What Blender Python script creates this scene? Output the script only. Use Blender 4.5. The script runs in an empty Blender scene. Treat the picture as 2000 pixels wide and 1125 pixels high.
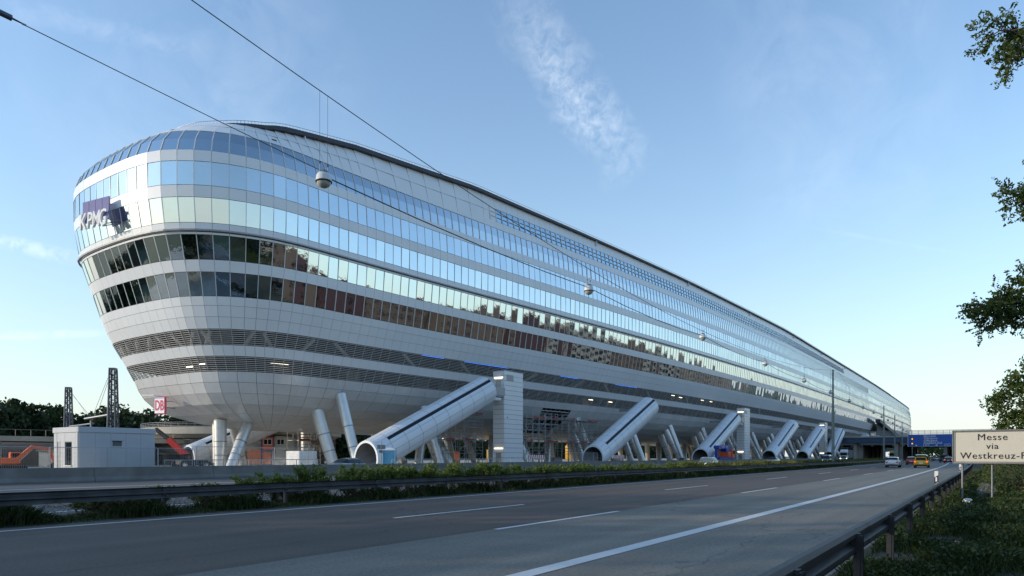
import bpy, bmesh, math, random
import numpy as np
from mathutils import Vector, Matrix
random.seed(7); rng = np.random.default_rng(7)
S = bpy.context.scene
COL = S.collection
PI = math.pi
TH = math.atan(932/1333.0); SN, CS = math.sin(TH), math.cos(TH)
RZ = PI/2 - TH                      # local x axis = along the road (u), local y axis = -v (towards the building)
EYE = 1.6

# ------------------------------------------------------------------ camera, world, sun, exposure
cam_d = bpy.data.cameras.new('camera'); cam = bpy.data.objects.new('camera', cam_d); COL.objects.link(cam)
cam.location = (0, 0, EYE); cam.rotation_euler = (PI/2, 0, 0)
cam_d.sensor_width = 36; cam_d.lens = 24; cam_d.shift_y = 328.5/2000; cam_d.clip_start = .2; cam_d.clip_end = 6000
S.camera = cam
SUN_EL, SUN_AZ = math.radians(15), math.radians(260)      # azimuth clockwise from +Y
wd = bpy.data.worlds.new('World'); S.world = wd; wd.use_nodes = True
nt = wd.node_tree; nt.nodes.clear()
def N(t, tree=None, **k):
    n = (tree or nt).nodes.new(t)
    for a, b in k.items(): setattr(n, a, b)
    return n
sky = N('ShaderNodeTexSky', sky_type='NISHITA', sun_disc=False, sun_elevation=SUN_EL, sun_rotation=SUN_AZ,
        altitude=100, air_density=1.3, dust_density=.35, ozone_density=3.0)
bg = N('ShaderNodeBackground'); bg.inputs[1].default_value = .15
wo = N('ShaderNodeOutputWorld')
tc = N('ShaderNodeTexCoord')
L = nt.links.new
def mathn(op, a, b=None, clamp=False, tree=None):
    n = N('ShaderNodeMath', tree, operation=op, use_clamp=clamp)
    lk = (tree or nt).links.new
    for i, x in enumerate((a, b)):
        if x is None: continue
        if isinstance(x, (int, float)): n.inputs[i].default_value = x
        else: lk(x, n.inputs[i])
    return n.outputs[0]
def cloud(px0, py0, px1, py1, halfw, strength, nscale, seed, taper=0.0):
    """a wisp of cirrus lying along the arc between two sky directions"""
    def d(px, py):
        v = Vector(((px-1000)/1333., 1., (891-py)/1333.)); return v.normalized()
    a, b = d(px0, py0), d(px1, py1)
    mid = (a+b).normalized(); along = (b-a).normalized(); nor = mid.cross(along).normalized()
    half = (b-a).length/2
    def dot(vec):
        n = N('ShaderNodeVectorMath', operation='DOT_PRODUCT'); L(tc.outputs['Generated'], n.inputs[0]); n.inputs[1].default_value = vec
        return n.outputs['Value']
    s, t, f = dot(along), dot(nor), dot(mid)
    ns = N('ShaderNodeTexNoise'); ns.inputs['Scale'].default_value = nscale*.35; ns.inputs['Detail'].default_value = 3
    L(tc.outputs['Generated'], ns.inputs['Vector'])
    wob = mathn('MULTIPLY', mathn('SUBTRACT', ns.outputs[0], .5), halfw*1.6)
    t2 = mathn('ADD', t, wob)
    wid = mathn('ADD', halfw, mathn('MULTIPLY', s, taper*halfw/half))
    ft = mathn('SUBTRACT', 1, mathn('POWER', mathn('ABSOLUTE', mathn('DIVIDE', t2, wid)), 1.6), True)
    fs = mathn('SUBTRACT', 1, mathn('POWER', mathn('ABSOLUTE', mathn('DIVIDE', s, half)), 3), True)
    n2 = N('ShaderNodeTexNoise'); n2.inputs['Scale'].default_value = nscale; n2.inputs['Detail'].default_value = 8; n2.inputs['Roughness'].default_value = .62
    n2.inputs['Distortion'].default_value = .6
    mp = N('ShaderNodeMapping'); mp.inputs['Location'].default_value = (seed, seed*2, 0); L(tc.outputs['Generated'], mp.inputs['Vector']); L(mp.outputs[0], n2.inputs['Vector'])
    rr = N('ShaderNodeValToRGB'); rr.color_ramp.elements[0].position = .38; rr.color_ramp.elements[1].position = .78
    L(n2.outputs[0], rr.inputs[0])
    m = mathn('MULTIPLY', mathn('MULTIPLY', ft, fs), rr.outputs[0])
    m = mathn('MULTIPLY', m, mathn('GREATER_THAN', f, .3))
    return mathn('MULTIPLY', m, strength)
cl = [cloud(1005, 10, 1250, 350, .044, .22, 52, 1.0), cloud(1040, 90, 1200, 290, .026, .17, 120, 2.0), cloud(960, -20, 1120, 120, .05, .10, 40, 1.5),
      cloud(-140, 445, 185, 512, .010, .32, 60, 5.0), cloud(-120, 662, 215, 650, .006, .35, 22, 3.0),
      cloud(-60, 0, 420, 110, .014, .10, 40, 4.0), cloud(1560, 440, 1900, 500, .003, .06, 22, 8.0),
      cloud(60, 330, 700, 60, .18, .10, 12, 6.0), cloud(1400, 250, 1900, 60, .25, .09, 10, 9.0)]
tot = cl[0]
for c in cl[1:]: tot = mathn('ADD', tot, c)
tot = mathn('MINIMUM', tot, .8)
tint = N('ShaderNodeMix', data_type='RGBA', blend_type='MULTIPLY'); tint.inputs[0].default_value = 1
sx = N('ShaderNodeSeparateXYZ'); L(tc.outputs['Generated'], sx.inputs[0])
hz = mathn('MULTIPLY', mathn('POWER', 2.718, mathn('MULTIPLY', mathn('ABSOLUTE', sx.outputs[2]), -5.5)), .85)
hm = N('ShaderNodeMix', data_type='RGBA'); L(hz, hm.inputs[0]); L(sky.outputs[0], hm.inputs[6]); hm.inputs[7].default_value = (2.8, 3.2, 3.45, 1)
L(hm.outputs[2], tint.inputs[6]); tint.inputs[7].default_value = (1.15, 1.16, 1.20, 1)
mx = N('ShaderNodeMix', data_type='RGBA'); L(tot, mx.inputs[0]); L(tint.outputs[2], mx.inputs[6]); mx.inputs[7].default_value = (7.2, 7.4, 7.6, 1)
L(mx.outputs[2], bg.inputs[0]); L(bg.outputs[0], wo.inputs[0])

sd = bpy.data.lights.new('sun', 'SUN'); sun = bpy.data.objects.new('sun', sd); COL.objects.link(sun)
sd.energy = 2.0; sd.angle = math.radians(.55); sd.color = (1.0, .86, .68)
to_sun = Vector((math.sin(SUN_AZ)*math.cos(SUN_EL), math.cos(SUN_AZ)*math.cos(SUN_EL), math.sin(SUN_EL)))
sun.rotation_euler = to_sun.to_track_quat('Z', 'Y').to_euler(); sun.location = to_sun*100
S.render.engine = 'CYCLES'
S.cycles.max_bounces = 6; S.cycles.glossy_bounces = 3; S.cycles.transparent_max_bounces = 6
vs = S.view_settings; vs.view_transform = 'Standard'; vs.look = 'None'; vs.gamma = 1; vs.use_curve_mapping = False
vs.exposure = 0.60

# ------------------------------------------------------------------ helpers
def W(u, v, z=0.0):
    return Vector((u*SN + v*CS, u*CS - v*SN, z))
def bend(u):                        # the motorway swings gently to the left
    if u < 40: return 0.0
    if u < 220: return -.00012*(u-40)**2
    return -.00012*180**2 - .0432*(u-220)
def tag(o, label=None, cat=None, group=None, kind=None):
    if label: o['label'] = label
    if cat: o['category'] = cat
    if group: o['group'] = group
    if kind: o['kind'] = kind
    return o
def root(name, u, v, z, label, cat, group=None, rz=0.0):
    o = bpy.data.objects.new(name, None); COL.objects.link(o); o.empty_display_size = .5
    o.location = W(u, v, z); o.rotation_euler = (0, 0, RZ+rz)
    return tag(o, label, cat, group)
def link_mesh(name, me, parent=None):
    o = bpy.data.objects.new(name, me); COL.objects.link(o)
    if parent: o.parent = parent
    return o
class MB:
    def __init__(s): s.v, s.f, s.m, s.mats, s.sm = [], [], [], [], []
    def mi(s, m):
        if m not in s.mats: s.mats.append(m)
        return s.mats.index(m)
    def face(s, pts, m, smooth=False):
        n = len(s.v); s.v += [tuple(p) for p in pts]; s.f.append(tuple(range(n, n+len(pts)))); s.m.append(s.mi(m)); s.sm.append(smooth)
    def add(s, vs, fs, m, smooth=False):
        n = len(s.v); s.v += [tuple(p) for p in vs]
        k = s.mi(m)
        for f in fs: s.f.append(tuple(n+i for i in f)); s.m.append(k); s.sm.append(smooth)
    def box(s, c, d, m, rz=0, bev=0, rot=None):
        x, y, z = d[0]/2, d[1]/2, d[2]/2
        if bev > 0:
            b = min(bev, x*.9, y*.9, z*.9); vs = []
            for sx in (-1, 1):
                for sy in (-1, 1):
                    for sz in (-1, 1):
                        vs += [(sx*x, sy*(y-b), sz*(z-b)), (sx*(x-b), sy*y, sz*(z-b)), (sx*(x-b), sy*(y-b), sz*z)]
            bm = bmesh.new()
            for p in vs: bm.verts.new(p)
            bmesh.ops.convex_hull(bm, input=bm.verts); bm.verts.index_update()
            vs = [v.co.copy() for v in bm.verts]; fs = [[v.index for v in f.verts] for f in bm.faces]; bm.free()
        else:
            vs = [Vector((i*x, j*y, k*z)) for i in (-1, 1) for j in (-1, 1) for k in (-1, 1)]
            fs = [(0, 1, 3, 2), (4, 6, 7, 5), (0, 4, 5, 1), (2, 3, 7, 6), (0, 2, 6, 4), (1, 5, 7, 3)]
        M = rot if rot is not None else Matrix.Rotation(rz, 3, 'Z')
        s.add([M @ Vector(p) + Vector(c) for p in vs], fs, m)
    def bar(s, a, b, w, h, m, up=Vector((0, 0, 1))):
        a, b = Vector(a), Vector(b); d = b-a; l = d.length
        if l < 1e-6: return
        x = d/l; y = up.cross(x)
        if y.length < 1e-4: y = Vector((0, 1, 0)).cross(x)
        y.normalize(); z = x.cross(y)
        M = Matrix((x, y, z)).transposed()
        s.box((a+b)/2, (l, w, h), m, rot=M)
    def tube(s, a, b, r0, r1, m, n=12, caps=True, smooth=True):
        s.pipe([a, b], [r0, r1], m, n, caps, smooth)
    def pipe(s, pts, rs, m, n=8, caps=True, smooth=True):
        pts = [Vector(p) for p in pts]
        if isinstance(rs, (int, float)): rs = [rs]*len(pts)
        rings = []; prev = None
        for i, p in enumerate(pts):
            t = (pts[min(i+1, len(pts)-1)]-pts[max(i-1, 0)]).normalized()
            if prev is None:
                x = t.cross(Vector((0, 0, 1)))
                if x.length < .05: x = t.cross(Vector((0, 1, 0)))
            else: x = prev - t*prev.dot(t)
            x.normalize(); prev = x; y = t.cross(x)
            rings.append([p+(x*math.cos(2*PI*k/n)+y*math.sin(2*PI*k/n))*rs[i] for k in range(n)])
        vs = [q for r in rings for q in r]; fs = []
        for i in range(len(pts)-1):
            for k in range(n):
                fs.append((i*n+k, i*n+(k+1) % n, (i+1)*n+(k+1) % n, (i+1)*n+k))
        s.add(vs, fs, m, smooth)
        if caps:
            s.face(list(reversed(rings[0])), m); s.face(rings[-1], m)
    def lathe(s, prof, m, c=(0, 0, 0), n=24, smooth=True):
        vs = []; fs = []
        for r, z in prof:
            for k in range(n): vs.append((c[0]+r*math.cos(2*PI*k/n), c[1]+r*math.sin(2*PI*k/n), c[2]+z))
        for i in range(len(prof)-1):
            for k in range(n): fs.append((i*n+k, i*n+(k+1) % n, (i+1)*n+(k+1) % n, (i+1)*n+k))
        s.add(vs, fs, m, smooth)
    def prism(s, poly, y0, y1, m):      # poly in (x,z), extruded along y
        n = len(poly)
        vs = [(p[0], y0, p[1]) for p in poly]+[(p[0], y1, p[1]) for p in poly]
        fs = [tuple(range(n)), tuple(range(2*n-1, n-1, -1))]+[(i, i+n, (i+1) % n+n, (i+1) % n) for i in range(n)]
        s.add(vs, fs, m)
    def mesh(s, name):
        me = bpy.data.meshes.new(name); me.from_pydata(s.v, [], s.f)
        for m in s.mats: me.materials.append(m)
        me.polygons.foreach_set('material_index', s.m); me.polygons.foreach_set('use_smooth', s.sm)
        me.update(); return me
    def build(s, name, parent=None, kind=None):
        o = link_mesh(name, s.mesh(name), parent)
        if kind: o['kind'] = kind
        return o
def sub(name, src, parent):           # copy of an object sharing its mesh
    o = src.copy(); COL.objects.link(o); o.parent = parent; return o
def copy_tree(o, parent=None):
    c = o.copy(); COL.objects.link(c); c.parent = parent
    for ch in list(o.children): copy_tree(ch, c)
    return c

# ------------------------------------------------------------------ materials
MAT = {}
def pm(name, col, rough=.6, metal=0.0, var=.12, scale=3.0, bump=0.0, bscale=40, emit=0, spec=.5, coat=0, stretch=None, dark=None, dscale=.3, amt=.5, cells=0):
    if name in MAT: return MAT[name]
    m = bpy.data.materials.new(name); m.use_nodes = True; t = m.node_tree
    b = t.nodes['Principled BSDF']; lk = t.links.new
    b.inputs['Roughness'].default_value = rough; b.inputs['Metallic'].default_value = metal
    b.inputs['Specular IOR Level'].default_value = spec; b.inputs['Coat Weight'].default_value = coat
    co = N('ShaderNodeTexCoord', t); src = co.outputs['Object']
    if stretch:
        mp = N('ShaderNodeMapping', t); mp.inputs['Scale'].default_value = stretch; lk(src, mp.inputs['Vector']); src2 = mp.outputs[0]
    else: src2 = src
    ns = N('ShaderNodeTexNoise', t); ns.inputs['Scale'].default_value = scale; ns.inputs['Detail'].default_value = 6; lk(src2, ns.inputs['Vector'])
    rp = N('ShaderNodeValToRGB', t); rp.color_ramp.elements[0].position = .3; rp.color_ramp.elements[1].position = .7
    c = Vector(col[:3])
    rp.color_ramp.elements[0].color = (*[x*(1-var) for x in c], 1); rp.color_ramp.elements[1].color = (*[min(1, x*(1+var)) for x in c], 1)
    lk(ns.outputs[0], rp.inputs[0]); out = rp.outputs[0]
    if dark is not None:
        n2 = N('ShaderNodeTexNoise', t); n2.inputs['Scale'].default_value = dscale; n2.inputs['Detail'].default_value = 5; lk(src, n2.inputs['Vector'])
        r2 = N('ShaderNodeValToRGB', t); r2.color_ramp.elements[0].position = .42; r2.color_ramp.elements[1].position = .62
        lk(n2.outputs[0], r2.inputs[0]); mm = N('ShaderNodeMix', t, data_type='RGBA')
        lk(mathn('MULTIPLY', r2.outputs[0], amt, tree=t), mm.inputs[0]); lk(out, mm.inputs[6]); mm.inputs[7].default_value = (*dark, 1); out = mm.outputs[2]
    if cells:
        vc = N('ShaderNodeTexVoronoi', t); vc.inputs['Scale'].default_value = cells; lk(src, vc.inputs['Vector']); sc_ = N('ShaderNodeSeparateColor', t); lk(vc.outputs['Color'], sc_.inputs[0])
        vv_ = mathn('ADD', mathn('MULTIPLY', sc_.outputs[0], .09, tree=t), .93, tree=t); cb_ = N('ShaderNodeCombineColor', t)
        for i_ in range(3): lk(vv_, cb_.inputs[i_])
        st_n = N('ShaderNodeTexNoise', t); st_n.inputs['Scale'].default_value = 1.0; st_n.inputs['Detail'].default_value = 4; mp_ = N('ShaderNodeMapping', t); mp_.inputs['Scale'].default_value = (2.2, 2.2, .10); lk(src, mp_.inputs['Vector']); lk(mp_.outputs[0], st_n.inputs['Vector'])
        sv_ = mathn('ADD', mathn('MULTIPLY', st_n.outputs[0], .16, tree=t), .90, tree=t); cs_ = N('ShaderNodeCombineColor', t)
        for i_ in range(3): lk(sv_, cs_.inputs[i_])
        for q_ in (cb_, cs_):
            mq = N('ShaderNodeMix', t, data_type='RGBA', blend_type='MULTIPLY'); mq.inputs[0].default_value = 1; lk(out, mq.inputs[6]); lk(q_.outputs[0], mq.inputs[7]); out = mq.outputs[2]
    lk(out, b.inputs['Base Color'])
    if bump:
        nb = N('ShaderNodeTexNoise', t); nb.inputs['Scale'].default_value = bscale; nb.inputs['Detail'].default_value = 4; lk(src2, nb.inputs['Vector'])
        bp = N('ShaderNodeBump', t); bp.inputs['Strength'].default_value = bump; bp.inputs['Distance'].default_value = .02
        lk(nb.outputs[0], bp.inputs['Height']); lk(bp.outputs[0], b.inputs['Normal'])
    if emit:
        b.inputs['Emission Color'].default_value = (*c, 1); b.inputs['Emission Strength'].default_value = emit
    MAT[name] = m; return m
def leafmat(name, c1, c2, trans=.25):
    if name in MAT: return MAT[name]
    m = bpy.data.materials.new(name); m.use_nodes = True; t = m.node_tree; lk = t.links.new
    b = t.nodes['Principled BSDF']; b.inputs['Roughness'].default_value = .55; b.inputs['Specular IOR Level'].default_value = .3
    at = N('ShaderNodeAttribute', t); at.attribute_name = 'tone'
    mm = N('ShaderNodeMix', t, data_type='RGBA'); lk(at.outputs['Fac'], mm.inputs[0]); mm.inputs[6].default_value = (*c1, 1); mm.inputs[7].default_value = (*c2, 1)
    lk(mm.outputs[2], b.inputs['Base Color'])
    tr = N('ShaderNodeBsdfTranslucent', t); lk(mm.outputs[2], tr.inputs['Color'])
    ms = N('ShaderNodeMixShader', t); ms.inputs[0].default_value = trans
    lk(b.outputs[0], ms.inputs[1]); lk(tr.outputs[0], ms.inputs[2]); lk(ms.outputs[0], t.nodes['Material Output'].inputs[0])
    MAT[name] = m; return m
clad = pm('silver_cladding', (.76, .78, .80), .34, .0, .03, .25, spec=.5)
bellym = pm('belly_sheet_metal', (.72, .725, .73), .26, .22, .04, .2, bump=.03, bscale=2, cells=.35)
seam = pm('dark_seam', (.13, .135, .14), .6)
mull = pm('mullion_aluminium', (.60, .61, .62), .4, .1, .03)
frame_g = pm('frame_grey', (.30, .31, .33), .4, .5)
glass = pm('coated_glass', (.56, .63, .66), .012, 1.0, .02, .5, bump=.3, bscale=.9)
glass2 = pm('roof_glass', (.40, .56, .68), .03, .95, .05, .5)
louv = pm('louvre_slat_metal', (.55, .54, .52), .4, .3)
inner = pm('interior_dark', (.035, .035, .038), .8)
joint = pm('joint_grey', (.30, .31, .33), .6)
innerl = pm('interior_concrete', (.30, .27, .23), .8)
roofd = pm('roof_fascia_dark', (.05, .055, .07), .6, .1)
steel = pm('brushed_steel', (.70, .69, .67), .36, .5, .06, 1.5)
raill = pm('guardrail_steel_left', (.10, .105, .11), .5, .3, .25, 2.5, dark=(.05, .045, .04), dscale=1.0, amt=.6)  # lighter copy of the rail steel, raised in colour for its lit waves
fence_m = pm('fence_zinc', (.42, .43, .44), .5, .3)
galv = pm('galvanised_steel', (.25, .26, .27), .5, .7, .15, 6)
railm = pm('guardrail_steel_weathered', (.040, .043, .047), .55, .3, .35, 2.5, bump=.05, bscale=30, dark=(.05, .035, .025), dscale=1.2, amt=.5)
conc = pm('barrier_concrete', (.20, .19, .175), .85, 0, .16, 1.2, bump=.15, bscale=25, dark=(.12, .115, .105), dscale=.5, amt=.55)
concl = pm('pale_concrete', (.42, .39, .34), .85, 0, .1, .8, dark=(.25, .23, .2), dscale=.2, amt=.4)
white = pm('white_paint', (.78, .78, .76), .5, 0, .05)
blackp = pm('black_plastic', (.02, .02, .02), .5)
rubber = pm('tyre_rubber', (.02, .02, .02), .85)
carglass = pm('car_glass', (.015, .018, .022), .08, 0, .02, spec=.4)
orange = pm('orange_paint', (.75, .16, .02), .45, 0, .08, 2)
orangem = pm('machine_orange', (.80, .13, .03), .4)
blueframe = pm('cabin_blue', (.03, .06, .30), .5)
redm = pm('crane_red', (.55, .03, .02), .4)
bluem = pm('crane_blue', (.02, .07, .38), .35)
green_pole = pm('green_grey_pole_paint', (.20, .24, .21), .5, .1, .1, 1)
lampw = pm('lamp_housing_white', (.72, .72, .70), .4, 0, .04)
lampg = pm('lamp_bowl_glass', (.50, .48, .42), .15, 0, .05, spec=.6)
lit = pm('lit_tube_lamp', (1.0, .86, .62), .5, emit=3.0)
litb = pm('lit_blue_strip', (.05, .22, .9), .5, emit=1.0)
cable = pm('steel_cable', (.03, .035, .04), .5, .4)
bark = pm('bark', (.10, .075, .055), .9, 0, .3, 6, bump=.4, bscale=20)
mast_m = pm('mast_steel_blue_grey', (.10, .12, .15), .5, .4, .2, 2)

# ------------------------------------------------------------------ roads and ground (the setting)
def strip(name, v0, v1, z, m, u0=-60, u1=900, step=10, bent=True, follow=None):
    mb = MB(); us = list(np.arange(u0, u1+.01, step))
    vs = []; fs = []
    for u in us:
        b = bend(u) if bent else 0
        for v in (v0, v1): vs.append((u, -(v+b), z))
    for i in range(len(us)-1): fs.append((2*i+1, 2*i, 2*i+2, 2*i+3))
    mb.add(vs, fs, m); o = mb.build(name); o.rotation_euler = (0, 0, RZ); o['kind'] = 'structure'; return o
def asphalt(name, col, col2, patch):
    m = bpy.data.materials.new(name); m.use_nodes = True; t = m.node_tree; lk = t.links.new; b = t.nodes['Principled BSDF']
    b.inputs['Roughness'].default_value = .78; b.inputs['Specular IOR Level'].default_value = .35
    co = N('ShaderNodeTexCoord', t)
    def noise(scl, vec=(1, 1, 1), det=5, rough=.6):
        mp = N('ShaderNodeMapping', t); mp.inputs['Scale'].default_value = vec; lk(co.outputs['Object'], mp.inputs['Vector'])
        n = N('ShaderNodeTexNoise', t); n.inputs['Scale'].default_value = scl; n.inputs['Detail'].default_value = det; n.inputs['Roughness'].default_value = rough
        lk(mp.outputs[0], n.inputs['Vector']); return n.outputs[0]
    fine = noise(55, det=3, rough=.9); streak = noise(1.3, (.012, 1, 1)); big = noise(.12, (.3, 1, 1)); cross = noise(.8, (1, .03, 1), 3)
    r1 = N('ShaderNodeValToRGB', t); r1.color_ramp.elements[0].position = .3; r1.color_ramp.elements[1].position = .72
    r1.color_ramp.elements[0].color = (*[c*.78 for c in col], 1); r1.color_ramp.elements[1].color = (*[c*1.15 for c in col], 1); lk(streak, r1.inputs[0])
    m1 = N('ShaderNodeMix', t, data_type='RGBA'); r2 = N('ShaderNodeValToRGB', t); r2.color_ramp.elements[0].position = .45; r2.color_ramp.elements[1].position = .6
    lk(big, r2.inputs[0]); lk(mathn('MULTIPLY', r2.outputs[0], patch, tree=t), m1.inputs[0]); lk(r1.outputs[0], m1.inputs[6]); m1.inputs[7].default_value = (*col2, 1)
    mid = noise(17, det=2, rough=.8)
    sc = mathn('ADD', mathn('ADD', mathn('MULTIPLY', fine, 1.0, tree=t), mathn('MULTIPLY', mid, 1.3, tree=t), tree=t), -.15, tree=t)
    sc = mathn('MULTIPLY', sc, mathn('ADD', mathn('MULTIPLY', cross, .3, tree=t), .85, tree=t), tree=t)
    # wheel tracks along the lanes (object y), sealed cracks and repair patches
    sp = N('ShaderNodeSeparateXYZ', t); lk(co.outputs['Object'], sp.inputs[0])
    wv = mathn('SINE', mathn('MULTIPLY', mathn('ADD', sp.outputs[1], mathn('MULTIPLY', big, .5, tree=t), tree=t), 2*PI/1.88, tree=t), tree=t)
    sc = mathn('MULTIPLY', sc, mathn('ADD', mathn('MULTIPLY', wv, .055, tree=t), 1, tree=t), tree=t)
    vo = N('ShaderNodeTexVoronoi', t, feature='DISTANCE_TO_EDGE'); vo.inputs['Scale'].default_value = .16
    wm = N('ShaderNodeMapping', t); wm.inputs['Scale'].default_value = (.35, 1, 1); nv_ = N('ShaderNodeTexNoise', t); nv_.inputs['Scale'].default_value = 1.2; lk(co.outputs['Object'], nv_.inputs['Vector'])
    vm = N('ShaderNodeVectorMath', t, operation='ADD'); lk(co.outputs['Object'], vm.inputs[0]); lk(nv_.outputs['Color'], vm.inputs[1]); lk(vm.outputs[0], wm.inputs['Vector']); lk(wm.outputs[0], vo.inputs['Vector'])
    crk = mathn('MULTIPLY', mathn('LESS_THAN', vo.outputs['Distance'], .004, tree=t), .24, tree=t); sc = mathn('MULTIPLY', sc, mathn('SUBTRACT', 1, crk, tree=t), tree=t)
    jn = mathn('LESS_THAN', mathn('FRACT', mathn('DIVIDE', sp.outputs[0], 25, tree=t), tree=t), .003, tree=t); sc = mathn('MULTIPLY', sc, mathn('SUBTRACT', 1, mathn('MULTIPLY', jn, .35, tree=t), tree=t), tree=t)
    vb = N('ShaderNodeTexVoronoi', t, distance='CHEBYCHEV'); vb.inputs['Scale'].default_value = .11; wm2 = N('ShaderNodeMapping', t); wm2.inputs['Scale'].default_value = (.3, 1, 1); lk(co.outputs['Object'], wm2.inputs['Vector']); lk(wm2.outputs[0], vb.inputs['Vector'])
    sh_ = N('ShaderNodeSeparateColor', t); lk(vb.outputs['Color'], sh_.inputs[0]); sc = mathn('MULTIPLY', sc, mathn('ADD', mathn('MULTIPLY', sh_.outputs[0], .14, tree=t), .93, tree=t), tree=t)
    stn = mathn('GREATER_THAN', noise(2.3, (1, 1, 1), 2), .73, tree=t); sc = mathn('MULTIPLY', sc, mathn('SUBTRACT', 1, mathn('MULTIPLY', stn, .22, tree=t), tree=t), tree=t)
    m2 = N('ShaderNodeMix', t, data_type='RGBA', blend_type='MULTIPLY'); m2.inputs[0].default_value = 1
    lk(m1.outputs[2], m2.inputs[6]); cb = N('ShaderNodeCombineColor', t)
    for i in range(3): lk(sc, cb.inputs[i])
    lk(cb.outputs[0], m2.inputs[7]); lk(m2.outputs[2], b.inputs['Base Color'])
    bp = N('ShaderNodeBump', t); bp.inputs['Strength'].default_value = .35; bp.inputs['Distance'].default_value = .01; lk(fine, bp.inputs['Height']); lk(bp.outputs[0], b.inputs['Normal'])
    return m
asph = asphalt('brown_asphalt', (.118, .094, .076), (.088, .073, .062), .6)
asph2 = asphalt('grey_worn_concrete_lane', (.215, .196, .160), (.165, .153, .130), .8)
asph3 = asphalt('far_carriageway_asphalt', (.13, .125, .118), (.105, .10, .097), .6)
sitem = pm('site_gravel', (.36, .34, .30), .9, 0, .2, 1.5, bump=.3, bscale=8, dark=(.26, .24, .20), dscale=.15, amt=.6)
soil = pm('verge_soil', (.045, .042, .028), .95, 0, .4, 2.0, bump=.6, bscale=12, dark=(.03, .04, .018), dscale=.7, amt=.8)
field = pm('grass_field', (.05, .07, .03), .95, 0, .3, .5)
mb = MB(); mb.face([(-3000, -3000, -.03), (3000, -3000, -.03), (3000, 3000, -.03), (-3000, 3000, -.03)], field)
tag(mb.build('ground'), kind='structure')
strip('road', -17.95, -8.9, .0, asph)
strip('road_right_lanes', -8.9, -1.75, .002, asph2)
strip('opposite_road', -44.8, -20.8, .0, asph3)
strip('median_soil', -20.8, -17.95, .004, soil)
strip('site_ground', -190, -46.3, -.01, sitem, bent=False)
strip('road_shoulder_inner', -46.3, -44.5, -.004, asph3, bent=False)
# verge on the right with a low bank
mb = MB(); us = [-12+2*i for i in range(30)]+[48+12*i for i in range(20)]; vv = [-1.75, -1.2, -.4, .6, 1.8, 3.2, 6, 12, 40]
zz = [.0, .03, .05, .1, .25, .5, 1.0, 1.9, 3.2]
def bank_z(u, v):
    vv_ = v-bend(u)
    return float(np.interp(vv_, vv, zz)) + .05*math.sin(u*1.3+v*2)*min(1, max(0, vv_+1.2))
vs = [(u, -(v+bend(u)), bank_z(u, v+bend(u))) for u in us for v in vv]; nn = len(vv)
mb.add(vs, [(i*nn+j+1, i*nn+j, (i+1)*nn+j, (i+1)*nn+j+1) for i in range(len(us)-1) for j in range(nn-1)], soil, True)
o = mb.build('verge_bank'); o.rotation_euler = (0, 0, RZ); o['kind'] = 'structure'
# painted lines
linep = pm('road_line_paint', (.66, .66, .64), .6, 0, .12, 9, dark=(.35, .35, .34), dscale=9, amt=.35)
strip('edge_line_left', -17.28, -17.12, .006, linep, u0=-40, step=6)
strip('edge_line_right', -5.28, -4.98, .008, linep, u0=-40, step=6)
strip('edge_line_far', -38.0, -37.7, .006, linep)
strip('edge_line_opposite', -22.0, -21.8, .006, linep)
for lat in (-12.6, -8.82, -27.3, -31.5):
    mb = MB()
    for k in range(-2, 26):
        u = 12.3+18*k + (.4 if lat == -12.6 else -.3)
        pts = []
        for a, s_ in ((u, -1), (u+6, -1), (u+6, 1), (u, 1)): pts.append((a, -(lat+.075*s_+bend(a)), .007))
        mb.face(pts, linep)
    o = mb.build('lane_dashes'); o.rotation_euler = (0, 0, RZ); o['kind'] = 'structure'

# ------------------------------------------------------------------ THE BUILDING
V0 = -82.5
half = [(38, 0), (38.05, 3), (38.3, 6.5), (38.9, 9.5), (39.6, 11), (40.4, 12.3), (41.4, 13.5), (42.4, 14.5), (43.6, 15.4), (45.4, 16.4), (47.5, 17.2), (50.6, 17.8),
        (56.4, 18.2), (66.8, 18.9), (78, 19.8), (90, 20.9), (109, 22.7), (127, 24.2), (150, 25.8), (179, 27.2), (231, 29.2), (270, 29.9), (316, 30.6), (427, 31.2),
        (560, 31.2), (640, 30.2), (664, 27), (676, 22), (684, 13), (687, 5), (687.5, 0)]
def catmull(P, n=12):
    P = [np.array(p, float) for p in P]; P = [np.array((P[1][0], -P[1][1]))]+P+[np.array((P[-2][0], -P[-2][1]))]; out = []
    for i in range(1, len(P)-2):
        for k in range(n):
            t = k/n; a, b, c, d = P[i-1:i+3]
            # centripetal-ish via chord scaling
            m1 = (c-a)*np.linalg.norm(c-b)/(np.linalg.norm(c-b)+np.linalg.norm(b-a)+1e-9); m2 = (d-b)*np.linalg.norm(c-b)/(np.linalg.norm(c-b)+np.linalg.norm(d-c)+1e-9)
            out.append((2*t**3-3*t**2+1)*b+(t**3-2*t**2+t)*m1+(-2*t**3+3*t**2)*c+(t**3-t**2)*m2)
    out.append(P[-2]); return np.array(out)
cv = catmull(half); seg = np.r_[0, np.cumsum(np.linalg.norm(np.diff(cv, axis=0), axis=1))]
tot_l = seg[-1]; st = [0.0]
while st[-1] < tot_l-1.0:
    u_ = np.interp(st[-1], seg, cv[:, 0]); st.append(st[-1]+(1.66 if u_ < 44 else 1.43))
st[-1] = tot_l
BU = np.interp(st, seg, cv[:, 0]); BV = np.interp(st, seg, cv[:, 1]); NB = len(st)
T = np.gradient(np.c_[BU, BV], axis=0); T /= np.linalg.norm(T, axis=1)[:, None]
NRM = np.c_[-T[:, 1], T[:, 0]]       # outward (u, h)
NRM[0] = (-1, 0); NRM[-1] = (1, 0)
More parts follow.
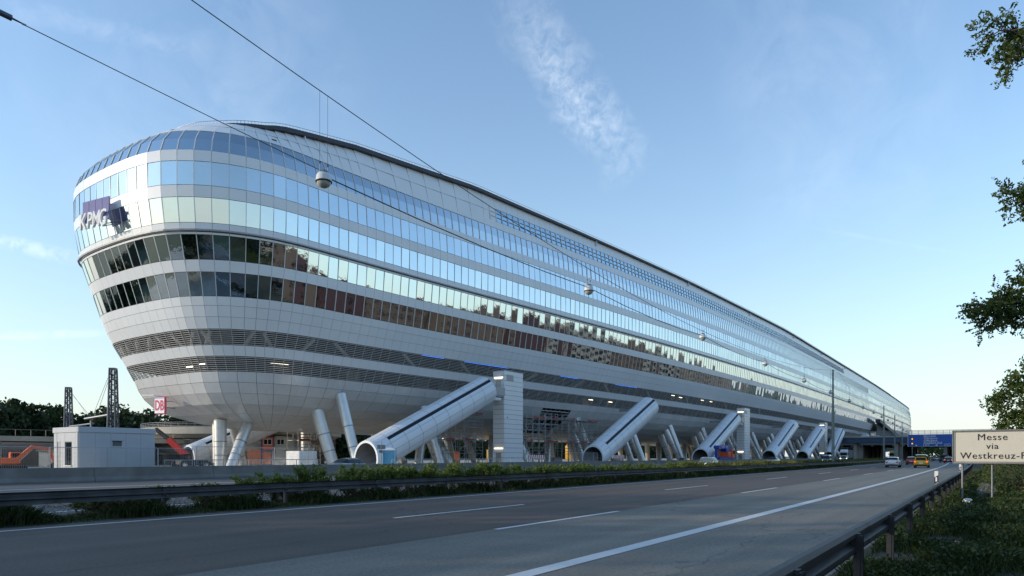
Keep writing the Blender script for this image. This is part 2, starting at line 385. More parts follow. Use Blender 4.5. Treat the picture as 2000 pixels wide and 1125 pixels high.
LV = [(37.8, 4.3, 3.2), (36.6, 2.3, 2.1), (35.3, .5, 1.2), (34, -.6, .7), (32.6, -1.1, .4), (31.4, -1.1, .2), (28.85, -1.05, 0), (27.6, -.95, 0), (25, -.5, 0), (24.2, -.34, 0), (23.8, -.25, 0),
      (21.3, .6, .2), (20.1, 1.1, .35), (17.6, 1.9, .75), (16.65, 2.25, 1.05), (15.5, 2.7, 1.5), (14.27, 3.3, 2.0), (12.6, 4.25, 2.75), (11.45, 4.9, 3.25), (9.8, 5.75, 4),
      (8.6, 6.15, 4.6), (7.4, 6.8, 5.5), (6.2, 8.0, 6.9), (5.2, 10.2, 8.9), (4.4, 13.6, 11.5), (3.85, 17, 14.3), (3.55, 20.5, 16.6)]
LZ = np.array([l[0] for l in LV][::-1]); LF = np.array([l[1] for l in LV][::-1]); LS = np.array([l[2] for l in LV][::-1])
RU = [38, 47, 60, 80, 120, 230, 316, 430, 630, 690]; RH = [0, 0, 1.5, 2.4, 2.6, 2.9, 2.0, 1.7, .2, 0]
def surf(i, z, out=0.0):
    """point of the skin at station i (negative = the far, mirrored side) and height z above the eye"""
    s = 1 if i >= 0 else -1; k = abs(i); u, h = BU[k], BV[k]; n = NRM[k]
    rise = np.interp(u, RU, RH)
    wf = abs(n[0])
    ds_ = np.interp(z, LZ, LS)
    if z > 32.6: ds_ = .4+(ds_-.4)*(1-.75*min(1, max(0, (u-52)/30)))
    d = np.interp(z, LZ, LF)*wf + ds_*(1-wf)
    if z > 35.3:
        t = (z-35.3)/2.5; zz_ = 35.3 + t*(2.5+rise)
    else: zz_ = z
    # inset towards the spine of the plan
    cu = min(max(u, 60.0), 662.0); c = np.array((cu-u, -h)); ln = np.linalg.norm(c); c = c/ln if ln > 1e-6 else -n
    dirv = -n if d < 3 else (-n*3+c*(d-3))/d
    p = np.array((u, h)) + dirv*d + n*out
    return (p[0]-340.0, -s*p[1], zz_+EYE)
bld = root('office_building', 340, V0, 0, 'huge silver ship-shaped office building on slanting pillars with ribbon windows, beside the motorway', 'building')
def norm_of(i, z):
    a = Vector(surf(i, z-.3)); b = Vector(surf(i+1, z-.3)); c = Vector(surf(i, z+.3))
    n = (b-a).cross(c-a); n.normalize()
    return n
def plate(mb, i0, i1, z0, z1, gap, thick, m, inset=0.0, jit=0.0, smooth=False):
    a, b, c, d = Vector(surf(i0, z0)), Vector(surf(i1, z0)), Vector(surf(i1, z1)), Vector(surf(i0, z1))
    n = (b-a).cross(d-a)
    if n.length < 1e-6: n = (c-b).cross(d-c)
    n.normalize(); ctr = (a+b+c+d)/4
    if n.dot(ctr - Vector((max(min(ctr.x, 312), -270), 0, ctr.z))) < 0 and z1 > 10: n = -n
    if z1 <= 10 and n.z > 0: n = -n
    wv = ((b-a)+(c-d)).length/2; hv = ((d-a)+(c-b)).length/2
    if wv < .02 or hv < .02: return
    gx, gy = gap/2/wv, gap/2/hv
    def q(x, y): return (a*(1-x)*(1-y)+b*x*(1-y)+c*x*y+d*(1-x)*y)
    P = [q(gx, gy), q(1-gx, gy), q(1-gx, 1-gy), q(gx, 1-gy)]
    if jit:
        tx, ty = random.uniform(-jit, jit), random.uniform(-jit, jit); k_ = (P[0]+P[1]+P[2]+P[3])/4
        P = [p-n*((p-k_).dot(n)) for p in P]
        P = [p+n*o_ for p, o_ in zip(P, (-tx-ty, tx-ty, tx+ty, -tx+ty))]
    F = [p - n*inset for p in P]; B = [p-n*(inset+thick) for p in P]
    flip = (F[1]-F[0]).cross(F[3]-F[0]).dot(n) < 0
    fs = [(0, 1, 2, 3), (0, 4, 5, 1), (1, 5, 6, 2), (2, 6, 7, 3), (3, 7, 4, 0)]
    if flip: fs = [tuple(reversed(f)) for f in fs]
    mb.add(F+B, fs, m)
ROWS_W = [(32.6, 35.3, .11), (28.85, 31.4, .08), (25.0, 27.6, .08), (21.3, 23.8, .08), (17.6, 20.1, .08)]
ROWS_P = [(36.6, 37.8), (35.3, 36.6), (31.4, 32.6), (27.6, 28.85), (24.35, 25.0), (23.8, 24.05), (20.1, 21.3), (16.65, 17.6), (15.5, 16.65), (14.27, 15.5), (11.45, 12.6)]
glass_lo = glass
LAST = NB-1
wins = MB(); pans = MB(); roofg = MB(); nw = npn = 0
def atrium(i):   # stretch of the side with an extra glazed band under the roof
    return i >= 0 and 84 < BU[i] < 330
for i in range(-LAST, LAST):
    vis = i > -12
    for r, (z0, z1, g) in enumerate(ROWS_W):
        segs = [(z0, z1)] if r else [(z0, 34.0), (34.0, z1)]
        ind = -8 <= i < 52
        t = MB() if ind else wins
        if r == 0:    # the tall curved top row: two facets of one pane
            plate(t, i, i+1, z0, 34.0, .0, .03, glass, .05, 0); plate(t, i, i+1, 34.0, z1, .0, .03, glass, .05, 0)
        else: plate(t, i, i+1, z0, z1, g*.85, .03, glass, .02, .016 if vis else 0)
        if ind: t.build('window', bld)
    for r, (z0, z1) in enumerate(ROWS_P):
        if atrium(i) and r == 1:
            zb = 35.9; zt = 36.95
            plate(pans, i, i+1, 35.3, zb, .03, .04, clad)
            for q in range(3):
                plate(roofg, i, i+1, zb+(zt-zb)*q/3, zb+(zt-zb)*(q+1)/3, .09, .03, glass2, .03, .006)
            continue
        if atrium(i) and r == 0: plate(pans, i, i+1, 36.95, 37.8, .03, .04, clad); continue
        ind = -8 <= i < 19 and r > 0 or (r == 0 and 0 <= i < 19)
        t = MB() if ind else pans
        dbl = r in (0, 1) and i >= 22 and i < LAST-3
        if dbl and i % 2: continue
        plate(t, i, i+(2 if dbl else 1), z0, z1, .035 if i < 80 else .02, .05, clad, 0, .004 if vis else 0)
        if ind: t.build('cladding_panel', bld)
for mbq, nm in ((wins, 'window'), (pans, 'cladding_panel'), (roofg, 'roof_window')):
    tag(mbq.build(nm, bld), kind='stuff')
# dark backing skin behind the joints, mullions, groove rail
bk = MB()
def skin(mb, z0, z1, m, out, step=1, i0=-LAST, i1=LAST):
    for i in range(i0, i1, step):
        j = min(i+step, i1); P = [surf(i, z0, out), surf(j, z0, out), surf(j, z1, out), surf(i, z1, out)]
        mb.face(P, m)
zl = [12.6+.0, 14.27]
for z0, z1 in [(11.45, 12.6), (14.27, 17.6), (17.6, 20.1), (20.1, 21.3), (21.3, 23.8), (23.8, 24.2), (24.2, 25), (25, 27.6), (27.6, 28.85), (28.85, 31.4), (31.4, 32.6), (32.6, 34), (34, 35.3), (35.3, 36.6), (36.6, 37.8)]:
    if z0 == 14.27: 
        for a, b in ((14.27, 15.5), (15.5, 16.65), (16.65, 17.6)): skin(bk, a, b, seam, -.11)
    else: skin(bk, z0, z1, seam, -.11)
tag(bk.build('wall_backing', bld), kind='stuff')
ml = MB()
for i in range(-14, LAST):
    if i > 260 and i % 2: continue
    for r, (z0, z1, g) in enumerate(ROWS_W):
        k = abs(i); n = NRM[k]; s = 1 if i >= 0 else -1
        zs = [z0, 34.0, z1] if r == 0 else [z0, z1]
        for a, b in zip(zs[:-1], zs[1:]):
            p, q = Vector(surf(i, a)), Vector(surf(i, b)); nv = Vector((n[0], -s*n[1], 0)); tv = nv.cross(Vector((0, 0, 1))); tv.normalize()
            w = (.055 if r == 0 else .036); dp = .02
            vs = [p-tv*w-nv*.04, p-tv*w+nv*dp, p+tv*w+nv*dp, p+tv*w-nv*.04, q-tv*w-nv*.04, q-tv*w+nv*dp, q+tv*w+nv*dp, q+tv*w-nv*.04]
            ml.add(vs, [(0, 1, 5, 4), (1, 2, 6, 5), (2, 3, 7, 6)], mull)
for i in range(0, LAST):
    if not atrium(i): continue
    n = NRM[i]; nv = Vector((n[0], -n[1], 0)); ml.bar(Vector(surf(i, 35.9))+nv*.04, Vector(surf(i, 36.95))+nv*.04, .16, .1, mull, up=nv)
    for z_ in (36.25, 36.6): ml.bar(Vector(surf(i, z_))+nv*.04, Vector(surf(i+1, z_))+nv*.04, .1, .1, mull)
tag(ml.build('mullion', bld), kind='stuff')
gr = MB()
for i in range(-16, LAST):
    def rl(i, z, o): return Vector(surf(i, z, o))
    a0, a1 = rl(i, 24.12, .32), rl(i+1, 24.12, .32); b0, b1 = rl(i, 24.28, .32), rl(i+1, 24.28, .32)
    c0, c1 = rl(i, 24.28, .1), rl(i+1, 24.28, .1); d0, d1 = rl(i, 24.12, .1), rl(i+1, 24.12, .1)
    for P in ((a0, a1, b1, b0), (b0, b1, c1, c0), (d0, d1, a1, a0)): gr.face(P, frame_g)
    if i % 6 == 0: gr.bar(rl(i, 24.2, -.05), rl(i, 24.2, .32), .06, .06, frame_g)
tag(gr.build('maintenance_rail', bld), kind='stuff')
# louvre bands with open parking floors behind
sl = MB(); lm = MB()
for (z0, z1) in ((12.6, 14.27), (9.8, 11.45)):
    ns = 8
    for q in range(ns):
        z = z0+(z1-z0)*(q+.5)/ns
        st2 = 1
        for i in range(-16, LAST-1, st2):
            a0, a1 = surf(i, z-.045, .0), surf(i+1, z-.045, .0); b0, b1 = surf(i, z+.03, .0), surf(i+1, z+.03, .0); c0, c1 = surf(i, z+.06, -.11), surf(i+1, z+.06, -.11)
            sl.face((a0, a1, b1, b0), louv); sl.face((b0, b1, c1, c0), louv)
    for i in range(-16, LAST-1, 1):
        if i > 26 and i % 2: continue
        n = NRM[abs(i)]; s = 1 if i >= 0 else -1; nv = Vector((n[0], -s*n[1], 0))
        p, q_ = Vector(surf(i, z0)), Vector(surf(i, z1)); lm.bar(p+nv*.02, q_+nv*.02, .05, .06, louv, up=nv)
tag(sl.build('louvre_slat', bld), kind='stuff'); tag(lm.build('louvre_post', bld), kind='stuff')
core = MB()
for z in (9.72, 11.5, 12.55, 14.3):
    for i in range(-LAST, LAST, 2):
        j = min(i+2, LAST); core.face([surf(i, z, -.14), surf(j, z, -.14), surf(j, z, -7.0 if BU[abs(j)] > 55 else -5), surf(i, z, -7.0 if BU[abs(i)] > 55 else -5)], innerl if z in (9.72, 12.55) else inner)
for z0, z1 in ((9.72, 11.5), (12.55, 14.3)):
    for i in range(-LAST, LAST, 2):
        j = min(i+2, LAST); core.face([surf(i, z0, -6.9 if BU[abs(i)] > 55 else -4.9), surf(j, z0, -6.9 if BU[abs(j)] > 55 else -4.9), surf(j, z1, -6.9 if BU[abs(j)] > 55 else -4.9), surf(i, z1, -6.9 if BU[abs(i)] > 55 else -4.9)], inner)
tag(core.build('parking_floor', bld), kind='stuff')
for i in list(range(-13, 1, 2))+[2, 4, 5, 7, 8, 11, 14, 17, 22, 30, 38, 47, 57, 66, 78, 92, 110, 130]:
    dg = MB(); z0, z1 = 12.62, 14.25; sgn = 1 if i % 2 else -1
    dg.tube(surf(i, z0, -.8), surf(i+sgn*(1 if i < 20 else 2), z1, -.8), .22, .22, pm('strut_grey', (.62, .60, .56), .7), 8); dg.build('diagonal_strut', bld)
for i in (24, 33, 36, 44, 63, 88, 104, 121):
    dg = MB(); a = Vector(surf(i, 9.9, -2.4)); dg.box(a+Vector((0, 0, .78)), (2.4, .25, 1.5), innerl); dg.build('parking_wall', bld)
for i, z in ((3, 10.6), (5, 10.75), (14, 11.05), (15, 11.05), (62, 11.0), (67, 11.0), (85, 14.0), (88, 13.85), (97, 14.0), (101, 14.0), (165, 10.9), (172, 10.9), (180, 10.9)):
    a, b = Vector(surf(i, z, -1.0)), Vector(surf(i+1, z, -1.0)); q = MB(); q.bar(a, b, .14, .09, lit); q.build('strip_light', bld)
for a, b in ((30, 33), (36, 43), (53, 57), (66, 72)):
    q = MB()
    for i in range(a, b): q.bar(surf(i, 14.2, .05), surf(i+1, 14.2, .05), .05, .045, litb)
    q.build('blue_light_strip', bld)
# belly
BZ = [3.55, 3.85, 4.4, 5.2, 6.2, 7.4, 8.6, 9.8]
bel = MB(); OP = int(np.argmin(abs(BU-101))); OP += (OP-LAST) % 2
for i in range(-LAST, LAST, 2):
    j = min(i+2, LAST)
    if i < -20 and False: continue
    for q in range(len(BZ)-1):
        if OP <= i < OP+6 and 2 <= q < 6: continue            # panels still missing above the scaffold
        ind = -14 <= i < 40
        t = MB() if ind else bel
        plate(t, i, j, BZ[q], BZ[q+1], .05, .04, bellym)
        if ind and t.f: t.build('belly_panel', bld)
tag(bel.build('belly_panel', bld), kind='stuff')
bb = MB()
for i in range(-LAST, LAST, 2):
    j = min(i+2, LAST)
    for q in range(len(BZ)-1):
        if q < 2 or q >= 6 or not OP <= i < OP+6: bb.face([surf(i, BZ[q], -.06), surf(j, BZ[q], -.06), surf(j, BZ[q+1], -.06), surf(i, BZ[q+1], -.06)], seam)
low = [Vector(surf(i, 3.55, 0)) for i in range(-LAST, LAST+1, 2)]
ax = [Vector((min(max(p.x, -275), 315), 0, 3.5+EYE)) for p in low]
for k in range(len(low)-1): bb.face([low[k], low[k+1], ax[k+1], ax[k]], bellym, True)
for k in range(0, 7):      # ribs in the opening
    bb.bar(surf(OP+k, 8.5, -.3), surf(OP+k, 4.6, -.3), .12, .2, frame_g)
for z in (8.2, 7.0, 6.0, 5.0): bb.bar(surf(OP, z, -.2), surf(OP+6, z, -.2), .1, .1, mull)
tag(bb.build('hull_underside', bld), kind='stuff')
# roof plate with dark fascia and rail
rf = MB(); top = []
for i in range(-LAST, LAST+1):
    k = abs(i); u = BU[k]; a = min(1, max(0, (u-41.2)/8)) if u < 500 else min(1, max(0, (686-u)/60))
    th = .1+(.40 if u < 70 else max(.2, .40-(u-70)*.004))*a; ov = -.35+.85*a
    p = Vector(surf(i, 37.8, ov)); q = Vector(surf(i, 37.8, -.3)); q.z -= .02
    top.append((q, p, p+Vector((0, 0, th)), p+Vector((0, 0, th+.12))))
for k in range(len(top)-1):
    A, B = top[k], top[k+1]
    rf.face([A[0], B[0], B[1], A[1]], roofd); rf.face([A[1], B[1], B[2], A[2]], roofd)
    ca = Vector((min(max(A[2].x, -270), 312), 0, A[2].z+1.2)); cb_ = Vector((min(max(B[2].x, -270), 312), 0, B[2].z+1.2))
    rf.face([A[2], B[2], B[2]*.8+cb_*.2, A[2]*.8+ca*.2], roofd); rf.face([A[2]*.8+ca*.2, B[2]*.8+cb_*.2, cb_, ca], roofd)
rf.build('roof', bld)
rr = MB(); tl = top[LAST-6:LAST+330]
for k in range(len(tl)-1):
    up = Vector((0, 0, .32)); a, b = tl[k][2]+Vector((0, .1, 0)), tl[k+1][2]+Vector((0, .1, 0))
    rr.bar(a+up, b+up, .04, .04, galv)
    for q in range(3): 
        c = a.lerp(b, q/3); rr.bar(c, c+up, .04, .04, galv)
tag(rr.build('roof_rail', bld), kind='stuff')
for k in (17, 60, 88, 118, 150, 180, 214, 250):
    q = MB(); p = top[LAST+k][1]; q.box(p+Vector((0, .25, -.45)), (.16, .3, .9), mull); q.build('gutter_bracket', bld)
for i in (5, 13, -3):      # small openings above the top window row
    q = MB(); a = Vector(surf(i, 35.9, .03)); b = Vector(surf(i+1, 35.9, .03)); c = Vector(surf(i, 36.12, .03)); d = Vector(surf(i+1, 36.12, .03))
    q.face([a.lerp(b, .3), a.lerp(b, .75), c.lerp(d, .75), c.lerp(d, .3)], inner); q.build('vent', bld)
# pillars
def bl(u, v, z): return Vector((u-340, -(v-V0), z))
def pillar(u0, v0, u1, v1, ztop, r=.85, joint=True, name='pillar'):
    q = MB(); a, b = bl(u0, v0, 0), bl(u1, v1, ztop)
    q.tube(a, b, r*.86, r, steel, 20)
    for t in ((.28, .56) if joint else ()):
        c = a.lerp(b, t); dd = (b-a).normalized(); q.tube(c-dd*.06, c+dd*.06, r*(.86+.14*t)+.05, r*(.86+.14*t)+.05, frame_g, 20)
    q.tube(a, a+Vector((0, 0, .35)), r*1.3, r*1.1, concl, 16)
    return q.build(name, bld)
pillar(59.7, -70, 58.5, -72.2, 7.9); pillar(60.2, -66, 60, -69.2, 9.6, .72)
pillar(49.8, -80, 49.8, -80, 6.2, .8); pillar(49.3, -77, 52.6, -78.2, 6.0, .75); pillar(51.5, -83.5, 51.5, -83.5, 6, .6, False)
pillar(70.9, -90, 70.9, -90, 6.2, .8); pillar(63, -95, 60, -93, 6.2, .7)
for k in range(1, 19):
    u = 60+19.6*k; fv = V0+float(np.interp(u, cv[:, 0], cv[:, 1])) if u < 600 else -52
    j = random.uniform(-.5, .5)
    pillar(u+j, fv-4.2, u-2.2+j, fv-7.6, 7.9, .8); pillar(u+1.3+j, fv-7.5, u-.6+j, fv-9.4, 7.0, .75)
    pillar(u-5, fv-1.8, u-5, fv-5.4, 8.8, .55, False)
    pillar(u+2, V0+7, u+4, V0+6, 5.6, .8, False); pillar(u+9, V0-8, u+6, V0-7, 5.6, .8, False)
    if k < 9: pillar(u+5, V0+1, u+3, V0, 5.6, .7, False)
# entrance hood near the far end
q = MB(); a = [bl(u, -50.0, z) for u, z in ((420, 16.5), (500, 12.5))]
q.face([bl(418, -50.2, 19.5), bl(418, -50.2, 6), bl(520, -49.8, 6), bl(520, -49.8, 12.8)], inner)
q.prism([(p[0]-340, p[1]) for p in ((416, 19.8), (522, 12.8), (522, 14.6), (416, 21.6))], -(-48.2-V0), -(-50.6-V0), roofd); q.build('entrance_hood', bld)

# ------------------------------------------------------------------ stair tubes and lift towers
def stair_tube(u0, v, u1, ztop, label, zlow=1.2, r=2.0, lod=0):
    t = root('stair_tube', u0, v, 0, label, 'stair tube', 'slanting stair tubes along the building')
    a = Vector((0, 0, zlow)); b = Vector((u1-u0, 0, ztop)); ax_ = (b-a).normalized(); ln = (b-a).length
    y = Vector((0, 1, 0)); n = ax_.cross(y); n = -n if n.z < 0 else n
    K = 28; rings = max(4, int(ln/2.7)); G = .035
    def P(s, k, rad):           # k in K; s in 0..1; lower end cut upright
        an = 2*PI*k/K; off = y*math.cos(an)*rad+n*math.sin(an)*rad
        p = a.lerp(b, s)+off
        if s < .5:      # shear so the mouth is vertical
            w = max(0, 1-s*6); p = p - ax_*(off.dot(Vector((1, 0, 0)))/ax_.x)*w
        return p
    slot = (math.degrees(0))
    shell = []
    S0, S1 = .20, .90
    def in_slot(k): # camera facing side: y negative -> angle pi ; slightly above
        return k in (10, )
    sh = MB(); back = MB(); ww = MB(); ss_ = [i/rings for i in range(rings+1)]
    for i in range(rings):
        s0, s1 = ss_[i], ss_[i+1]; g = .013/ln*2
        for k in range(0, K, 2):
            for kk in (k, k+1):
                slotted = kk == 10 and s1 > S0 and s0 < S1
                e0 = .035 if kk == k else 0; e1 = .035 if kk == k+1 else 0
                if slotted:
                    ww.face([P(s0+g, kk+.08, r-.1), P(s1-g, kk+.08, r-.1), P(s1-g, kk+.92, r-.1), P(s0+g, kk+.92, r-.1)], carglass)
                    ww.face([P(s0, kk, r), P(s1, kk, r), P(s1, kk, r-.14), P(s0, kk, r-.14)], frame_g)
                else: sh.face([P(s0+g, kk+e0, r), P(s1-g, kk+e0, r), P(s1-g, kk+1-e1, r), P(s0+g, kk+1-e1, r)], clad, True)
                back.face([P(s0, kk, r-.12), P(s1, kk, r-.12), P(s1, kk+1, r-.12), P(s0, kk+1, r-.12)], joint if not slotted else inner)
    tag(sh.build('cladding_panel', t), kind='stuff'); ww.build('window', t); back.build('inner_shell', t)
    rm = MB()     # rim at the mouth and the closed top
    for k in range(K):
        p0, p1 = P(0, k, r+.03), P(0, k+1, r+.03); q0, q1 = P(0, k, r-.22), P(0, k+1, r-.22)
        rm.face([p1, p0, q0, q1], clad); rm.face([p0, p1, P(.02, k+1, r+.03), P(.02, k, r+.03)], clad)
    rm.build('mouth_rim', t)
    cp = MB(); c = b+ax_*.0
    rr_ = [(r, 0), (r*.985, .10), (r*.93, .2), (r*.6, .3), (0.01, .34)]
    vs = []; fs = []
    for j, (ra, h) in enumerate(rr_):
        for k in range(K): 
            an = 2*PI*k/K; vs.append(b+ax_*h+y*math.cos(an)*ra+n*math.sin(an)*ra)
    for j in range(len(rr_)-1):
        for k in range(K): fs.append((j*K+k, j*K+(k+1) % K, (j+1)*K+(k+1) % K, (j+1)*K+k))
    cp.add(vs, fs, clad, True); cp.build('end_cap', t)
    sp = MB()
    for k in range(14):
        s = .02+k*.05; p = a.lerp(b, s)-n*(r*.6); sp.box(p, (.3, 2.4, .08), concl)
    tag(sp.build('steps', t), kind='stuff')
    # bracket to the hull
    br = MB(); br.bar(b-ax_*1.2+Vector((0, 1.2, 0)), b-ax_*1.2+Vector((0, 5.5, 0)), .8, .5, frame_g); br.build('bracket', t)
    return t
stair_tube(54.9, -59, 77.6, 11.0, 'large silver stair tube nearest the camera, leading up to the first white lift tower')
stair_tube(99.5, -53.4, 122, 11.0, 'silver stair tube with its mouth beside the scaffolding, second from the camera')
stair_tube(149.3, -53, 173.2, 10.8, 'silver stair tube rising behind the blue truck crane')
stair_tube(199.3, -51, 226.5, 11.2, 'silver stair tube standing alone between the second and third lift towers')
stair_tube(234.5, -49.6, 262, 10.6, 'silver stair tube leading up to the third lift tower')
stair_tube(275.6, -49, 298, 11.0, 'silver stair tube partly behind the tallest green lamp pole')
stair_tube(340, -49, 367, 10.8, 'silver stair tube seen under the left part of the road bridge')
stair_tube(384, -49, 414, 10.8, 'smallest silver stair tube under the bridge, beside the dark tunnel')
stair_tube(60.3, -106, 84, 11.0, 'pale stair tube on the far side, seen behind the nose pillars at left')
panelw = pm('tower_panel', (.74, .745, .75), .4, .1, .03, .3)
def lift_tower(u, v, label, wu=4.9, wv=2.0, h=14.1):
    t = root('lift_tower', u, v, 0, label, 'lift tower', 'white lift towers along the building')
    c = MB(); c.box((wu/2, wv/2, h/2-.05), (wu-.14, wv-.14, h-.1), seam); c.build('core', t)
    rows = 20; ph = h/rows
    for k in range(rows):
        for nm, a, b in (('f', 0, wu), ('l', 0, wv), ('b', 0, wu), ('r', 0, wv)):
            q = MB(); z = (k+.5)*ph
            if nm == 'f':
                q.box((wu/2, .035, z), (wu-.02, .07, ph-.045), panelw)
            elif nm == 'l':
                if k in (0, 1, 2) : q.box((.035, .3, z), (.066, .5, ph-.045), panelw); q.build('cladding_panel', t); q = MB(); q.box((.035, wv-.25, z), (.066, .4, ph-.045), panelw)
                elif k in (15, 16, 17): q.box((.035, .3, z), (.066, .5, ph-.045), panelw); q.build('cladding_panel', t); q = MB(); q.box((.035, wv-.25, z), (.066, .4, ph-.045), panelw)
                else: q.box((.035, wv/2, z), (.066, wv-.14, ph-.045), panelw)
            elif nm == 'b': q.box((wu/2, wv-.035, z), (wu-.02, .07, ph-.045), panelw)
            else: q.box((wu-.035, wv/2, z), (.066, wv-.14, ph-.045), panelw)
            q.build('cladding_panel', t)
    q = MB(); q.box((.06, wv/2+.02, 1.05), (.06, .95, 2.05), frame_g, bev=.02); d = q.build('door', t)
    q = MB(); q.box((.02, wv/2+.3, 1.05), (.05, .05, .3), steel); q.build('handle', d)
    q = MB(); q.box((.06, wv/2+.02, 11.6), (.06, .95, 2.1), lampg, bev=.02); q.build('door', t)
    for z in (2.75, 13.1): 
        q = MB(); q.box((-.05, wv/2, z), (.12, 1.5, .10), lit, bev=.02); q.build('strip_light', t)
    q = MB()
    for k in range(7): q.box((1.5, -.02, 12.75+k*.13), (1.7, .05, .09), frame_g)
    q.build('vent_grille', t)
    q = MB(); q.box((wu/2, wv/2, h+.04), (wu+.06, wv+.06, .1), frame_g); q.build('roof_edge', t)
    q = MB(); q.box((-1.3, wv/2, 10.35), (2.6, 1.9, .25), frame_g); q.box((-1.2, -.0, 11.0), (2.8, .06, 1.2), frame_g); q.box((-1.3, wv/2, 9.9), (2.0, 1.6, .5), clad, bev=.1); q.build('balcony', t)
    q = MB(); q.box((.8, -.02, 7.3), (.16, .06, .16), redm); q.build('alarm_box', t)
    return t
lift_tower(80.95, -58, 'large white panelled lift tower in front of the building beside the nearest stair tube')
lift_tower(179.5, -52, 'white panelled lift tower behind the blue truck crane, second along the building')
lift_tower(274, -50, 'small far white lift tower just left of the tallest green lamp pole')
lift_tower(408, -50, 'tiny farthest lift tower at the edge of the tunnel under the bridge')

# ------------------------------------------------------------------ letters
def text_mesh(s, size, m, depth=.02, shear=0, bold=0.0, align='CENTER', spacing=1.0):
    c = bpy.data.curves.new('lettering', 'FONT'); c.body = s; c.size = size; c.extrude = depth; c.shear = shear; c.offset = bold; c.align_x = align; c.space_character = spacing
    c.resolution_u = 3
    o = bpy.data.objects.new('lettering', c); COL.objects.link(o)
    dg = bpy.context.evaluated_depsgraph_get(); me = bpy.data.meshes.new_from_object(o.evaluated_get(dg)); bpy.data.objects.remove(o)
    me.materials.clear(); me.materials.append(m); me.name = 'lettering'; return me
# facing -u: text plane spanned by (-y local = +v, to the right as seen) and z
FACE_NU = Matrix(((0, 0, -1), (-1, 0, 0), (0, 1, 0))).to_4x4()       # text x -> -y, text y -> z, normal -> -x
FACE_V = Matrix(((1, 0, 0), (0, 0, -1), (0, 1, 0))).to_4x4()          # text x -> +x, normal -> -y (towards the road)
def put_text(me, parent, mtx, loc, name='lettering'):
    o = link_mesh(name, me, parent); o.matrix_local = Matrix.Translation(loc) @ mtx; return o
lil = pm('logo_panel_blue', (.27, .26, .44), .9, 0, .05, spec=.05)
wl = pm('logo_letter_white', (.85, .85, .85), .8, spec=.1)
t = root('logo_sign', 35.6, -82.3, 27.45, 'KPMG letters on four blue panels, high on the rounded nose of the building', 'sign', rz=math.radians(9))
for k, ch in enumerate('KPMG'):
    y = -2.25+1.17*(3-k)
    q = MB(); sh_ = .12
    q.box((0.25, y, 1.65), (.16, 1.1, 2.4), lil); q.build('logo_panel', t)
    o = put_text(text_mesh(ch, 2.5, wl, .12, .15, .02), t, FACE_NU @ Matrix.Diagonal((.74, 1, 1, 1)), (-.1, y+.03, -.35)); o.name = 'letter'
q = MB()
for y in (-1.7, 0, 1.7): q.bar((.3, y, 2.4), (1.6, y, 2.4), .1, .1, frame_g); q.bar((.3, y, .7), (1.6, y, .7), .1, .1, frame_g)
q.build('bracket', t)
dbw = pm('sign_white_lit', (.80, .80, .82), .4, emit=.15); dbr = pm('sign_red', (.62, .06, .10), .4, emit=.1)
t = root('station_sign', 43.6, -82.9, 6.7, 'white DB sign with red frame hanging low under the nose of the building', 'sign', rz=math.radians(22))
q = MB(); q.box((.15, 0, 1.1), (.34, 1.62, 2.2), dbr, bev=.12); q.build('sign_box', t)
q = MB(); q.box((-.035, 0, 1.1), (.03, 1.36, 1.94), dbw, bev=.012); q.build('sign_face', t)
put_text(text_mesh('DB', 1.18, dbr, .015, 0, .03), t, Matrix.Diagonal((1, 1, 1, 1)) @ FACE_NU @ Matrix.Diagonal((.82, 1.45, 1, 1)), (-.06, 0, .52))
q = MB(); q.bar((.3, -.4, 1.6), (3.6, -.4, 1.9), .09, .09, frame_g); q.bar((.3, .4, .9), (5.2, .4, 1.0), .09, .09, frame_g); q.build('bracket', t)
q = MB(); q.bar((-.5, 2.0, 2.3), (-.5, .3, 2.3), .22, .12, white); q.bar((-.5, .6, 2.3), (3.0, .3, 2.3), .04, .04, frame_g); q.build('sign_lamp', t)

# ------------------------------------------------------------------ crash barriers
WB = [(.00, .75), (-.05, .745), (-.08, .70), (-.08, .655), (-.01, .62), (-.01, .575), (-.08, .54), (-.08, .49), (-.05, .45), (0, .44)]
def guardrail(v, label, posts, zlift=0, face=-1, u0=-14, u1=360, name='guardrail'):
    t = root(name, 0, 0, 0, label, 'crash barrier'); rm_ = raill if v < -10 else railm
    us = list(np.arange(u0, u1+.1, 4.0))
    for k in range(0, len(us)-1):
        q = MB(); a, b = us[k], us[k+1]+.15
        def prof(u, o=0): return [(u, -(v+bend(u)) + (p[0]*face)-o*face*-1, p[1]+zlift) for p in WB]
        A, B = prof(a, .004*(k % 2)), prof(b, .004*(k % 2)); n = len(A)
        A2 = [(x, y+.006*face*-1, z) for x, y, z in A]; B2 = [(x, y+.006*face*-1, z) for x, y, z in B]
        q.add(A+B, [(i, i+1, n+i+1, n+i) for i in range(n-1)], rm_); q.add(A2+B2, [(i+1, i, n+i, n+i+1) for i in range(n-1)], rm_)
        q.add([A[0], B[0], B2[0], A2[0], A[-1], B[-1], B2[-1], A2[-1]], [(0, 1, 2, 3), (4, 5, 6, 7)], rm_)
        for hz in (.7, .5): q.tube((a+.1, A[2][1], hz+zlift), (a+.1, A[2][1]+.02*face, hz+zlift), .015, .015, galv, 6)
        if k < 60: q.build('beam', t)
    pp = None
    for u in posts:
        q = MB(); y = -(v+bend(u)) - .10*face
        if pp is None:
            q.box((0, 0, .26), (.11, .055, .84), rm_, bev=.008); q.box((0, .03*face, .62), (.10, .10, .16), rm_); q.box((.04, 0, .26), (.012, .10, .84), rm_); q.box((-.04, 0, .26), (.012, .10, .84), rm_)
            pp = q.build('post', t)
        else: pp_ = sub('post', pp, t); pp_.location = (u, y, zlift); continue
        pp.location = (u, y, zlift)
    return t
